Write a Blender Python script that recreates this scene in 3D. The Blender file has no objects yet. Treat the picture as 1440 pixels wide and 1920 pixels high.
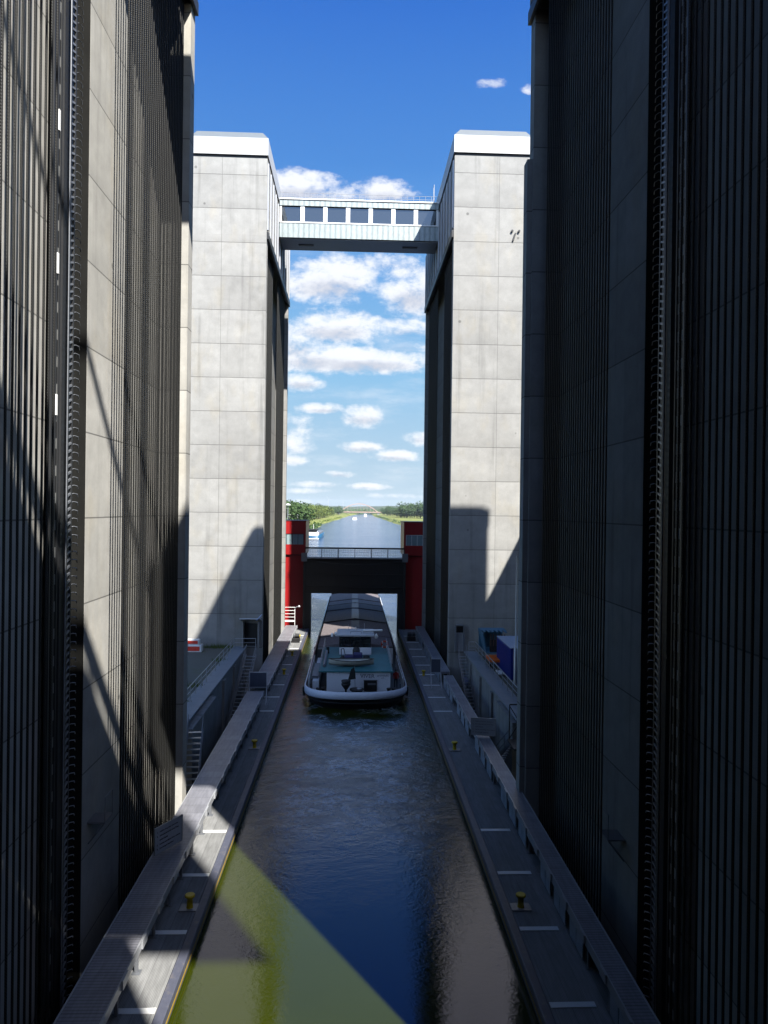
import bpy, math, random
from mathutils import Vector, Matrix
random.seed(7)
R=math.radians
S=bpy.context.scene
COL=S.collection
# ---------------------------------------------------------------- camera
F=1400.0; ROLL=.0125; YAW=math.atan(57/1400); PITCH=-math.atan(4.3/1400)
cam=bpy.data.cameras.new('camera'); co=bpy.data.objects.new('camera',cam); COL.objects.link(co)
fw=Vector((math.sin(YAW)*math.cos(PITCH),math.cos(YAW)*math.cos(PITCH),math.sin(PITCH)))
rt=fw.cross(Vector((0,0,1))).normalized(); up=rt.cross(fw)
rt2=rt*math.cos(ROLL)+up*math.sin(ROLL); up2=up*math.cos(ROLL)-rt*math.sin(ROLL)
M=Matrix((rt2,up2,-fw)).transposed().to_4x4(); M.translation=Vector((-.25,0,17.6))
co.matrix_world=M
cam.sensor_fit='VERTICAL'; cam.sensor_height=24; cam.lens=24*F/1920
cam.clip_start=.1; cam.clip_end=20000
S.camera=co
S.render.resolution_x=768; S.render.resolution_y=1024
S.view_settings.view_transform='Standard'; S.view_settings.look='None'
S.view_settings.exposure=1.3; S.view_settings.gamma=1
S.cycles.max_bounces=8; S.cycles.diffuse_bounces=0; S.cycles.glossy_bounces=4
# ---------------------------------------------------------------- sun
SUN=Vector((.577,-1,1.15)).normalized()
sl=bpy.data.lights.new('sun','SUN'); sl.energy=5.0; sl.angle=R(.55); sl.color=(1,.965,.9)
so=bpy.data.objects.new('sun',sl); COL.objects.link(so)
so.rotation_euler=(-SUN).to_track_quat('-Z','Y').to_euler(); so.location=(60,-100,120)
# ---------------------------------------------------------------- node helpers
class G:
    def __init__(s,nt): s.nt=nt
    def n(s,t,**k):
        x=s.nt.nodes.new(t)
        for a,v in k.items(): setattr(x,a,v)
        return x
    def put(s,sock,v):
        if v is None: return
        if hasattr(v,'is_output') or isinstance(v,bpy.types.NodeSocket): s.nt.links.new(v,sock)
        else:
            if isinstance(v,(tuple,list)) and len(v)==3 and sock.type=='RGBA': v=tuple(v)+(1,)
            sock.default_value=v
    def m(s,op,a,b=None,c=None,clamp=False):
        x=s.n('ShaderNodeMath',operation=op); x.use_clamp=clamp
        for i,v in enumerate((a,b,c)): s.put(x.inputs[i],v)
        return x.outputs[0]
    def mix(s,f,a,b,bt='MIX'):
        x=s.n('ShaderNodeMix',data_type='RGBA',blend_type=bt)
        s.put(x.inputs[0],f); s.put(x.inputs[6],a); s.put(x.inputs[7],b); return x.outputs[2]
    def noise(s,vec,scale,detail=4,rough=.55,dist=0):
        x=s.n('ShaderNodeTexNoise'); s.put(x.inputs['Vector'],vec)
        x.inputs['Scale'].default_value=scale; x.inputs['Detail'].default_value=detail
        x.inputs['Roughness'].default_value=rough; x.inputs['Distortion'].default_value=dist
        return x.outputs[0]
    def ss(s,v,a,b,lo=0,hi=1):
        x=s.n('ShaderNodeMapRange',interpolation_type='SMOOTHSTEP')
        s.put(x.inputs[0],v)
        for i,q in zip((1,2,3,4),(a,b,lo,hi)): s.put(x.inputs[i],q)
        return x.outputs[0]
    def scale(s,vec,sc):
        x=s.n('ShaderNodeMapping'); s.put(x.inputs[0],vec); x.inputs['Scale'].default_value=sc; return x.outputs[0]
    def xyz(s,vec):
        x=s.n('ShaderNodeSeparateXYZ'); s.put(x.inputs[0],vec); return x.outputs
    def pos(s): return s.n('ShaderNodeNewGeometry').outputs['Position']
def newmat(name):
    m=bpy.data.materials.new(name); m.use_nodes=True; nt=m.node_tree
    b=nt.nodes['Principled BSDF']; return m,G(nt),b
def bump(g,b,h,strength,dist):
    x=g.n('ShaderNodeBump'); g.put(x.inputs['Height'],h); x.inputs['Strength'].default_value=strength
    x.inputs['Distance'].default_value=dist; g.nt.links.new(x.outputs[0],b.inputs['Normal'])
MATS={}
def plain(name,col,rough=.6,metal=0,var=.18,ns=3.0,spec=.5,dirt=None,obj=False):
    if name in MATS: return MATS[name]
    m,g,b=newmat(name)
    p=g.pos() if not obj else g.n('ShaderNodeTexCoord').outputs['Object']
    f=g.noise(g.scale(p,(1,1,.35)),ns,5)
    f2=g.noise(p,ns*7,3)
    k=g.m('MULTIPLY_ADD',g.m('ADD',f,g.m('MULTIPLY',f2,.5)),2*var,1-1.5*var)
    c=g.mix(1.0,col,k,'MULTIPLY')
    if dirt: c=g.mix(g.ss(f,.55,.75,0,.6),c,dirt)
    g.put(b.inputs['Base Color'],c)
    g.put(b.inputs['Roughness'],g.m('MULTIPLY_ADD',f2,.25,rough-.12))
    b.inputs['Metallic'].default_value=metal; b.inputs['Specular IOR Level'].default_value=spec
    MATS[name]=m; return m
def concrete(name,col,panels=True,stain=1.0,vj=14.07):
    m,g,b=newmat(name)
    p=g.pos(); x,y,z=g.xyz(p)
    big=g.noise(p,.16,5,.6); med=g.noise(p,1.1,6,.62); fine=g.noise(p,9,4,.6)
    streak=g.noise(g.scale(p,(1.1,1.1,.06)),1.0,5,.6)
    k=g.m('MULTIPLY_ADD',big,.5*stain,1-.25*stain)
    k=g.m('MULTIPLY',k,g.m('MULTIPLY_ADD',med,.55*stain,1-.27*stain))
    k=g.m('MULTIPLY',k,g.m('MULTIPLY_ADD',fine,.14,.93))
    k=g.m('MULTIPLY',k,g.ss(streak,.52,.75,1,1-.28*stain))
    lines=None
    if panels:
        zz=g.m('DIVIDE',g.m('SUBTRACT',z,3.295),3.455)
        fl=g.m('FLOOR',zz); fr=g.m('SUBTRACT',zz,fl)
        ax=g.m('ABSOLUTE',x); side=g.m('GREATER_THAN',ax,vj)
        sx=g.m('SIGN',x)
        cv=g.n('ShaderNodeCombineXYZ'); g.put(cv.inputs[0],g.m('MULTIPLY_ADD',side,7.3,g.m('MULTIPLY',sx,3.1)))
        g.put(cv.inputs[1],g.m('FLOOR',g.m('DIVIDE',y,31.0))); g.put(cv.inputs[2],fl)
        wn=g.n('ShaderNodeTexWhiteNoise',noise_dimensions='3D'); g.put(wn.inputs[0],cv.outputs[0])
        k=g.m('MULTIPLY',k,g.m('MULTIPLY_ADD',wn.outputs[0],.16,.92))
        # dirty wash near the foot of each lift
        k=g.m('MULTIPLY',k,g.m('MULTIPLY_ADD',g.m('MULTIPLY',g.ss(fr,.30,.0,0,1),g.ss(med,.42,.6,0,1)),-.17,1))
        d=g.m('MINIMUM',fr,g.m('SUBTRACT',1,fr))
        l1=g.m('LESS_THAN',d,.0085)
        l2=g.m('LESS_THAN',g.m('ABSOLUTE',g.m('SUBTRACT',ax,vj)),.022)
        lines=g.m('MAXIMUM',l1,g.m('MULTIPLY',l2,.75))
        # tie holes / patched spots
        vo=g.n('ShaderNodeTexVoronoi',feature='F1'); vo.inputs['Scale'].default_value=.33
        g.put(vo.inputs['Vector'],p)
        hole=g.ss(vo.outputs['Distance'],.035,.06,.55,1); k=g.m('MULTIPLY',k,hole)
    c=g.mix(1.0,col,k,'MULTIPLY')
    warm=g.mix(g.ss(g.noise(g.scale(p,(.4,.4,.2)),1.3,3),.5,.7,0,.35),c,g.mix(1.0,c,(1.08,1,.84),'MULTIPLY'))
    c=warm
    if lines is not None: c=g.mix(g.m('MULTIPLY',lines,.66),c,(.05,.05,.048))
    g.put(b.inputs['Base Color'],c); b.inputs['Roughness'].default_value=.85
    b.inputs['Specular IOR Level'].default_value=.25
    h=g.m('ADD',g.m('MULTIPLY',med,.6),g.m('MULTIPLY',fine,.4))
    if lines is not None: h=g.m('SUBTRACT',h,g.m('MULTIPLY',lines,1.5))
    bump(g,b,h,.35,.02)
    return m
# ---------------------------------------------------------------- world: sky and clouds
W=bpy.data.worlds.new('World'); S.world=W; W.use_nodes=True
nt=W.node_tree; g=G(nt); bg=nt.nodes['Background']
sky=g.n('ShaderNodeTexSky',sky_type='NISHITA'); sky.sun_disc=False
sky.sun_elevation=math.asin(SUN.z); sky.sun_rotation=R(150); sky.altitude=30
sky.air_density=1.0; sky.dust_density=.35; sky.ozone_density=1.4
d=g.n('ShaderNodeTexCoord').outputs['Generated']; dx,dy,dz=g.xyz(d)
ady=g.m('MAXIMUM',g.m('ABSOLUTE',dy),.05)
u=g.m('DIVIDE',dx,ady); v=g.m('DIVIDE',g.m('MAXIMUM',dz,0),ady)
cv=g.n('ShaderNodeCombineXYZ'); g.put(cv.inputs[0],u); g.put(cv.inputs[1],v); g.put(cv.inputs[2],g.m('MULTIPLY',g.m('SIGN',dy),3))
wv=g.scale(cv.outputs[0],(1,1.5,1))
n1=g.noise(wv,20,7,.64,.2); n2=g.noise(wv,62,5,.64); n3=g.noise(g.scale(cv.outputs[0],(1,3.2,1)),5.0,6,.62)
nn=g.m('MULTIPLY_ADD',g.m('SUBTRACT',n1,.5),2.3,g.m('MULTIPLY',g.m('SUBTRACT',n2,.5),1.1))
blobs=[(555,352,62,24,1),(630,368,60,16,.8),(722,358,46,20,.95),(622,522,66,36,1),(588,535,50,22,.9),(775,545,48,38,1),(745,492,90,14,.55),
 (628,612,66,26,1.0),(672,676,112,20,1.1),(590,668,70,26,1),(548,640,32,30,.8),(566,716,30,14,1),(762,616,44,14,.7),(760,648,50,12,.5),
 (604,766,34,8,.9),(682,780,36,17,.9),(556,790,30,12,.5),(676,838,32,9,.9),(742,855,36,9,.9),(556,828,28,22,.6),(636,889,20,6,.9),
 (690,912,36,5,.8),(600,908,40,5,.6),(550,862,22,8,.7),(790,820,24,12,.8),(575,920,50,4,.5),(922,156,22,7,.50),(990,168,10,6,.45),(545,940,60,3,.4),(740,930,50,4,.5)]
# direction of each cloud from the horizon point of the canal axis: azimuth and elevation tangents
dens=None; low=None
for (cx,cy,rx,ry,a) in blobs:
    q=fw*F+rt2*(cx-720)-up2*(cy-960)
    U0,V0=q.x/q.y,q.z/q.y
    if q.y<=0: continue
    du=g.m('DIVIDE',g.m('SUBTRACT',u,U0),rx*1.18/F); dv=g.m('DIVIDE',g.m('SUBTRACT',v,V0),ry*1.15/F)
    r2=g.m('ADD',g.m('MULTIPLY',du,du),g.m('MULTIPLY',dv,dv))
    w=g.m('MULTIPLY',g.m('SUBTRACT',1,g.m('MULTIPLY',r2,.55)),a,)
    w=g.m('MAXIMUM',w,-.6)
    lw=g.m('MULTIPLY',g.m('MAXIMUM',w,0),g.ss(dv,.55,-.75,0,1))
    dens=w if dens is None else g.m('MAXIMUM',dens,w)
    low=lw if low is None else g.m('MAXIMUM',low,lw)
front=g.m('GREATER_THAN',dy,.05)
general=g.m('MULTIPLY',g.m('SUBTRACT',n3,.56),2.2)
outside=g.m('MAXIMUM',g.m('SUBTRACT',g.m('ABSOLUTE',u),.42),g.m('SUBTRACT',v,.9))
outside=g.ss(outside,.0,.3,0,1)
dd=g.m('MULTIPLY_ADD',nn,1.0,dens)
dd=g.ss(dd,.04,.98,0,.97)
gen=g.m('MULTIPLY',g.ss(g.m('ADD',general,g.m('MULTIPLY',nn,.3)),.05,.4,0,.9),g.m('MAXIMUM',outside,g.m('SUBTRACT',1,front)))
wisp=g.m('MULTIPLY',g.ss(g.noise(g.scale(cv.outputs[0],(1,4,1)),6,6,.65),.48,.75,0,.34),g.ss(v,.42,.22,0,1))
cl=g.m('MAXIMUM',g.m('MAXIMUM',g.m('MULTIPLY',dd,front),gen),wisp)
cl=g.m('MULTIPLY',cl,g.ss(v,.0,.02,.25,.94))
shade=g.ss(g.m('MULTIPLY_ADD',nn,-.5,low),.15,.95,0,1)
ccol=g.mix(shade,(.80,.81,.84),(.50,.515,.58))
sc=g.mix(1.0,sky.outputs[0],(.040,.052,.075),'MULTIPLY')
te=g.m('DIVIDE',g.m('MAXIMUM',dz,0),g.m('MAXIMUM',g.m('SQRT',g.m('ADD',g.m('MULTIPLY',dx,dx),g.m('MULTIPLY',dy,dy))),.05))
rampn=g.n('ShaderNodeValToRGB'); g.put(rampn.inputs[0],g.m('DIVIDE',te,2.0)); cr_=rampn.color_ramp
EX=2**1.3
stops=[(0,(.60,.76,.86)),(.02,(.54,.73,.88)),(.09,(.305,.61,.92)),(.16,(.18,.45,.88)),(.23,(.093,.305,.79)),(.335,(.045,.20,.72)),(.42,(.024,.115,.46)),(.55,(.008,.034,.12)),(1,(.004,.014,.05))]
while len(cr_.elements)<len(stops): cr_.elements.new(.5)
for el,(q,cc) in zip(cr_.elements,stops): el.position=q; el.color=tuple(w*.93/EX for w in cc)+(1,)
sc=g.mix(g.ss(dy,.1,-.3,.0,.7),rampn.outputs[0],g.mix(1.0,sc,(3.6,2.8,2.1),'MULTIPLY'))
tot=g.mix(cl,sc,g.mix(1.0,ccol,(.54,.54,.54),'MULTIPLY'))
g.put(bg.inputs[0],tot); bg.inputs[1].default_value=1.0
# ---------------------------------------------------------------- object helpers
def base(o):
    v=Vector((0,0,0))
    while o is not None: v=v+o.location; o=o.parent
    return v
def tag(o,label=None,cat=None,group=None,kind=None):
    if label: o['label']=label
    if cat: o['category']=cat
    if group: o['group']=group
    if kind: o['kind']=kind
    return o
def thing(name,label,cat,loc,group=None):
    o=bpy.data.objects.new(name,None); COL.objects.link(o); o.location=loc; o.empty_display_size=.3
    return tag(o,label,cat,group)
class MB:
    def __init__(s): s.v=[]; s.f=[]; s.smooth=[]
    def add(s,vs,fs,sm=False):
        k=len(s.v); s.v+= [tuple(q) for q in vs]; s.f+=[tuple(i+k for i in f) for f in fs]; s.smooth+=[sm]*len(fs); return s
    def box(s,x0,x1,y0,y1,z0,z1):
        x0,x1=sorted((x0,x1)); y0,y1=sorted((y0,y1)); z0,z1=sorted((z0,z1))
        return s.add([(x0,y0,z0),(x1,y0,z0),(x1,y1,z0),(x0,y1,z0),(x0,y0,z1),(x1,y0,z1),(x1,y1,z1),(x0,y1,z1)],
          [(0,3,2,1),(4,5,6,7),(0,1,5,4),(1,2,6,5),(2,3,7,6),(3,0,4,7)])
    def bbox(s,x0,x1,y0,y1,z0,z1,c=.02):   # box with chamfered upright edges and top
        x0,x1=sorted((x0,x1)); y0,y1=sorted((y0,y1))
        def ring(i,z): return [(x0+c+i,y0+i,z),(x1-c-i,y0+i,z),(x1-i,y0+c+i,z),(x1-i,y1-c-i,z),(x1-c-i,y1-i,z),(x0+c+i,y1-i,z),(x0+i,y1-c-i,z),(x0+i,y0+c+i,z)]
        vs=ring(0,z0)+ring(0,z1-c)+ring(c,z1)
        fs=[tuple(range(7,-1,-1)),tuple(range(16,24))]
        for a in (0,8):
            for i in range(8): fs.append((a+i,a+(i+1)%8,a+8+(i+1)%8,a+8+i))
        return s.add(vs,fs)
    def tube(s,a,b,r,n=8,r2=None,cap=True):
        a=Vector(a); b=Vector(b); r2=r if r2 is None else r2
        d=(b-a).normalized(); t=Vector((0,0,1)) if abs(d.z)<.9 else Vector((1,0,0))
        e=d.cross(t).normalized(); f=d.cross(e)
        vs=[];
        for p,rr in ((a,r),(b,r2)):
            for i in range(n):
                w=2*math.pi*i/n; vs.append(p+e*rr*math.cos(w)+f*rr*math.sin(w))
        fs=[(i,(i+1)%n,n+(i+1)%n,n+i) for i in range(n)]
        s.add(vs,fs,n>5)
        if cap: s.add(vs,[tuple(range(n-1,-1,-1)),tuple(range(n,2*n))])
        return s
    def path(s,pts,r,n=6):
        for a,b in zip(pts,pts[1:]): s.tube(a,b,r,n)
        return s
    def bar(s,a,b,w,h):     # rectangular bar between points; w horizontal, h other way
        a=Vector(a); b=Vector(b); d=(b-a).normalized()
        t=Vector((0,0,1)) if abs(d.z)<.95 else Vector((0,1,0))
        e=d.cross(t).normalized()*w/2; f=e.cross(d).normalized()*h/2
        vs=[p+i*e+j*f for p in (a,b) for i,j in ((-1,-1),(1,-1),(1,1),(-1,1))]
        return s.add(vs,[(0,1,2,3),(7,6,5,4),(0,4,5,1),(1,5,6,2),(2,6,7,3),(3,7,4,0)])
    def prism(s,poly,z0,z1):    # polygon in XY, counter-clockwise
        n=len(poly)
        return s.add([(x,y,z0) for x,y in poly]+[(x,y,z1) for x,y in poly],
          [tuple(range(n-1,-1,-1)),tuple(range(n,2*n))]+[(i,(i+1)%n,n+(i+1)%n,n+i) for i in range(n)])
    def lathe(s,c,prof,n=16):   # profile [(r,z)]
        vs=[(c[0]+r*math.cos(2*math.pi*i/n),c[1]+r*math.sin(2*math.pi*i/n),c[2]+z) for r,z in prof for i in range(n)]
        fs=[(k*n+i,k*n+(i+1)%n,(k+1)*n+(i+1)%n,(k+1)*n+i) for k in range(len(prof)-1) for i in range(n)]
        s.add(vs,fs,True)
        m=len(prof)-1
        return s.add(vs,[tuple(range(n-1,-1,-1)),tuple(range(m*n,m*n+n))])
    def build(s,name,mat,parent=None,loc=(0,0,0)):
        o0=base(parent) if parent else Vector(loc)
        me=bpy.data.meshes.new(name); me.from_pydata([(a-o0.x,b-o0.y,c-o0.z) for a,b,c in s.v],[],s.f)
        me.polygons.foreach_set('use_smooth',s.smooth); me.materials.append(mat); me.update()
        o=bpy.data.objects.new(name,me); COL.objects.link(o)
        if parent: o.parent=parent
        else: o.location=loc
        return o
def copy_tree(o,parent=None,loc=None):
    c=o.copy(); COL.objects.link(c)
    if parent: c.parent=parent
    if loc is not None: c.location=loc
    for ch in list(o.children): copy_tree(ch,c)
    return c
def text(s,size,mat,parent,M4,name='lettering',extr=.004,ax='LEFT'):
    cu=bpy.data.curves.new(name,'FONT'); cu.body=s; cu.size=size; cu.extrude=extr; cu.align_x=ax
    t=bpy.data.objects.new('tmp',cu); COL.objects.link(t)
    dg=bpy.context.evaluated_depsgraph_get(); me=bpy.data.meshes.new_from_object(t.evaluated_get(dg))
    bpy.data.objects.remove(t); me.transform(Matrix.Translation(-base(parent))@M4)
    me.materials.clear(); me.materials.append(mat)
    o=bpy.data.objects.new(name,me); COL.objects.link(o); o.parent=parent; return o
# ---------------------------------------------------------------- materials
CON=concrete('concrete',(.385,.375,.347))
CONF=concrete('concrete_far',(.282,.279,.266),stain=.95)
SLOT_DARK=plain('dirty_shaded_concrete',(.012,.012,.011),.8,var=.5,ns=2.5,spec=.1)  # mottled dirt, also used to paint the recess shade of the slots
CON2=concrete('concrete_rough',(.25,.25,.245),panels=False,stain=1.4)
CAPM=plain('white_cladding',(.43,.43,.43),.45,var=.05,ns=.6)
GREYM=plain('grey_metal',(.20,.21,.23),.45,.4)
LGREY=plain('light_grey_metal',(.42,.43,.45),.4,.3,var=.12)
DARK=plain('dark_steel',(.025,.026,.028),.5,.2,var=.3)
BLACK=plain('black_steel',(.008,.008,.009),.55,.0)
WHITE=plain('white_paint',(.78,.78,.76),.45,var=.08)
YEL=plain('yellow_paint',(.62,.44,.01),.45,var=.15,dirt=(.25,.16,.03))
RED=plain('red_paint',(.30,.008,.009),.42,var=.15,ns=1.2)
BLUE=plain('container_blue',(.012,.03,.24),.45,var=.2,ns=1)
GLASS,g_,b_=newmat('window_glass'); b_.inputs['Base Color'].default_value=(.13,.145,.155,1); b_.inputs['Roughness'].default_value=.04; b_.inputs['Specular IOR Level'].default_value=.9
b_.inputs['Metallic'].default_value=.85; bump(g_,b_,g_.noise(g_.pos(),.8,2),.05,.05)
PALEGLASS=plain('pale_window_film',(.30,.40,.42),.12,.1,var=.25,ns=4)
ORANGE=plain('orange_paint',(.75,.13,.01),.45)
TEAL=plain('teal_deck_paint',(.035,.16,.17),.55,var=.3,ns=1.5,dirt=(.06,.12,.12))
MAROON=plain('maroon_paint',(.07,.018,.018),.5)
# ribbed aluminium walkway planks
def ribbed(name,col,period,axis,rough=.42,metal=.25,plank=None,pl_axis=0,var=.2):
    m,g,b=newmat(name); p=g.pos(); c3=g.xyz(p)
    t=g.m('FRACT',g.m('DIVIDE',c3[axis],period)); tri=g.m('ABSOLUTE',g.m('SUBTRACT',t,.5))
    n=g.noise(p,1.2,5); n2=g.noise(g.scale(p,(4,.5,1)),2,5)
    k=g.m('MULTIPLY_ADD',n,2*var,1-var); k=g.m('MULTIPLY',k,g.ss(n2,.3,.7,.85,1.1))
    k=g.m('MULTIPLY',k,g.ss(tri,.05,.3,.72,1.05))
    if plank:
        f=g.m('FRACT',g.m('DIVIDE',c3[pl_axis],plank)); k=g.m('MULTIPLY',k,g.ss(f,.0,.03,.35,1))
        wn=g.n('ShaderNodeTexWhiteNoise',noise_dimensions='1D'); g.put(wn.inputs['W'],g.m('FLOOR',g.m('DIVIDE',c3[pl_axis],plank)))
        k=g.m('MULTIPLY',k,g.m('MULTIPLY_ADD',wn.outputs[0],.2,.9))
    g.put(b.inputs['Base Color'],g.mix(1.0,col,k,'MULTIPLY')); b.inputs['Roughness'].default_value=rough; b.inputs['Metallic'].default_value=metal
    bump(g,b,tri,.5,.01); return m
DECKM=ribbed('deck_planks',(.22,.222,.22),.055,0,rough=.85,metal=0,plank=.62,pl_axis=0)
TRAYM=ribbed('duct_lid',(.27,.27,.30),.16,1,rough=.45,metal=.25,plank=1.02,pl_axis=1)
EDGEM=plain('edge_beam_steel',(.075,.08,.11),.55,.0,var=.25,dirt=(.16,.14,.12))
# murky canal water
def water(name,col,amp,scale1,far=False):
    m,g,b=newmat(name); p=g.pos(); x,y,z=g.xyz(p)
    a=g.noise(g.scale(p,(1,1.5 if not far else 2.2,1)),scale1,4,.55,1.2)
    c=g.noise(g.scale(p,(1,1.3,1)),scale1*3.6,4,.6,.8); e=g.noise(p,scale1*.3,3,.5,1.5)
    n=g.noise(p,.25,3)
    if far:
        h=g.m('ADD',g.m('MULTIPLY',a,.6),g.m('ADD',g.m('MULTIPLY',c,.25),g.m('MULTIPLY',e,1.0))); amt=1.0
        h=g.m('MULTIPLY',h,g.ss(g.noise(g.scale(p,(.012,.05,1)),1,3),.35,.65,.5,1.3))
    else:
        # propeller wash behind the stern, calmer towards the upper gate
        wash=g.m('MULTIPLY',g.ss(y,32,47,0,1),g.ss(y,120,70,.35,1))
        swirl=g.noise(g.scale(p,(1,1.6,1)),.42,5,.62,2.6)
        side=g.ss(g.m('ABSOLUTE',x),2.0,5.5,.0,1.0)
        calm=g.m('MULTIPLY',g.ss(y,22,40,.0,.75),g.m('MULTIPLY_ADD',side,.6,.55))
        k=g.m('MAXIMUM',g.m('MULTIPLY_ADD',calm,.7,.045),wash)
        h=g.m('MULTIPLY',g.m('ADD',g.m('ADD',g.m('MULTIPLY',a,.5),g.m('MULTIPLY',c,.34)),g.m('MULTIPLY',e,.5)),k)
        h=g.m('MULTIPLY_ADD',g.m('MULTIPLY',swirl,g.ss(y,33,46,0,1)),1.0,h)
    tint=g.mix(n,col,tuple(q*.8 for q in col))
    if not far:
        rg=g.m('SUBTRACT',1,g.m('MULTIPLY',g.m('ABSOLUTE',g.m('SUBTRACT',g.noise(g.scale(p,(1,1.5,1)),.55,6,.68,2.2),.5)),9))
        foam_glints=g.m('MULTIPLY',g.m('MULTIPLY',g.ss(rg,.45,.95,0,1),g.ss(g.noise(p,.3,4,.6,1),.42,.6,0,1)),g.m('MULTIPLY',g.ss(y,36,46,0,1),g.ss(g.m('ABSOLUTE',x),5.2,3.0,0,1)))
        tint=g.mix(g.m('MULTIPLY',foam_glints,.8),tint,(.50,.58,.66))  # aerated water, with blue-white sky glints painted into the base colour
    g.put(b.inputs['Base Color'],tint); b.inputs['Roughness'].default_value=.03 if not far else .12
    b.inputs['IOR'].default_value=1.6 if not far else 1.4; b.inputs['Specular Tint'].default_value=(.60,.60,1,1) if not far else (.85,.9,1,1); b.inputs['Specular IOR Level'].default_value=.5
    bump(g,b,h,1.0,amp); return m
WAT=water('trough_water',(.027,.036,.001),.05,1.7)
CANAL=water('canal_water_surface',(.035,.062,.13),.34,.55,far=True)
# ---------------------------------------------------------------- setting: water, ground
def sheet(name,poly,z,mat,kind='structure'):
    n=len(poly); me=bpy.data.meshes.new(name); me.from_pydata([(x,y,z) for x,y in poly],[],[tuple(range(n))]); me.materials.append(mat)
    o=bpy.data.objects.new(name,me); COL.objects.link(o); o['kind']=kind; return o
sheet('trough_water',[(-6.35,-6),(6.35,-6),(6.35,107),(-6.35,107)],0,WAT)
LB=[(-9,107),(-12,118),(-30,160),(-31,300),(-34,500),(-34,850),(-30,1000),(-20,1500),(-10,2000),(25,3000),(60,3900)]
RB=[(9,107),(14,118),(40,170),(48,320),(53,600),(53,1300),(52,1960),(70,3000),(85,3900)]
sheet('canal_water',[(x-3,y) for x,y in LB]+[(x+3,y) for x,y in reversed(RB)],-.004,CANAL)
mg,g,b=newmat('meadow_grass'); p=g.pos()
n=g.noise(p,.05,6,.7); n2=g.noise(p,.6,5,.7)
c=g.mix(g.ss(n,.38,.62,0,1),(.10,.13,.022),(.23,.24,.05)); c=g.mix(g.ss(n2,.5,.75,0,.6),c,(.05,.075,.015))
g.put(b.inputs['Base Color'],c); b.inputs['Roughness'].default_value=.9; bump(g,b,n2,.8,.3)
GRASS=mg
def bank(name,edge,sgn):
    vs=[];fs=[]
    prof=[(-1.0,-1.5),(1.5,.25),(9,3.2),(26,3.6),(60,3.4),(400,4.5),(9000,6)]
    pts=[]
    for (x0,y0),(x1,y1) in zip(edge,edge[1:]):
        n=max(1,int((y1-y0)/60)); pts+=[(x0+(x1-x0)*i/n,y0+(y1-y0)*i/n) for i in range(n)]
    pts+=[edge[-1],(edge[-1][0]+400*0,edge[-1][1]+4000)]
    rnd=random.Random(3+sgn)
    for x,y in pts:
        w=rnd.uniform(-1,1)*min(2.5,max(0,(y-160)/60))
        for d_,z in prof: vs.append((x+sgn*(d_ if d_>200 else d_+w*(1 if d_<9 else .5)),y,z+(rnd.uniform(-.3,.5) if 8<d_<100 and y>200 else 0)))
    m=len(prof)
    for i in range(len(pts)-1):
        for j in range(m-1):
            q=(i*m+j,i*m+j+1,(i+1)*m+j+1,(i+1)*m+j); fs.append(q if sgn<0 else q[::-1])
    me=bpy.data.meshes.new(name); me.from_pydata(vs,[],fs); me.materials.append(GRASS); me.update()
    for f in me.polygons: f.use_smooth=True
    o=bpy.data.objects.new(name,me); COL.objects.link(o); o['kind']='structure'
bank('ground_left_bank',LB,-1); bank('ground_right_bank',RB,1)
# the yard beside the lift and the dark pit under the trough
ASPH=plain('yard_asphalt',(.115,.115,.095),.9,var=.35,ns=.5,dirt=(.08,.10,.035))
mb=MB(); mb.box(-500,-12.0,-200,112,2.3,3.3); mb.build('ground_left_yard',ASPH)['kind']='structure'
mb=MB(); mb.box(12.0,500,-200,112,2.3,3.3); mb.build('ground_right_yard',ASPH)['kind']='structure'
mb=MB(); mb.box(-13,13,-60,114,-9,-8); mb.build('pit_floor',CON2)['kind']='structure'
# far hills and far woods
mh,g,b=newmat('wooded_hill'); p=g.pos(); n=g.noise(p,.02,6,.75)
g.put(b.inputs['Base Color'],g.mix(g.ss(n,.4,.6,0,1),(.02,.035,.014),(.05,.075,.025))); b.inputs['Roughness'].default_value=1; b.inputs['Specular IOR Level'].default_value=.05
def ridge(name,y0,hh,seed,x0=-5000,x1=5000,deep=900,step=60,mat=mh,kind='structure'):
    rnd=random.Random(seed); vs=[];fs=[]; n=int((x1-x0)/step); ph=[rnd.uniform(0,6) for _ in range(6)]
    for i in range(n+1):
        x=x0+(x1-x0)*i/n; h=hh*(.82+.12*math.sin(x/700+ph[0])+.08*math.sin(x/260+ph[1])+.035*math.sin(x/90+ph[2])+rnd.uniform(-.025,.025))
        for j,(a,k) in enumerate(((0,0),(12,.62),(60,.86),(200,1),(deep,1.02))):
            vs.append((x+rnd.uniform(-9,9),y0+a+rnd.uniform(-12,12)*(j>0),h*k if j else 0))
    for i in range(n):
        for j in range(4): fs.append((i*5+j,(i+1)*5+j,(i+1)*5+j+1,i*5+j+1))
    me=bpy.data.meshes.new(name); me.from_pydata(vs,[],fs); me.materials.append(mat); me.update()
    o=bpy.data.objects.new(name,me); COL.objects.link(o); o['kind']=kind
ridge('hills_far',7600,58,1); ridge('hills_near',5200,38,5)
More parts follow.
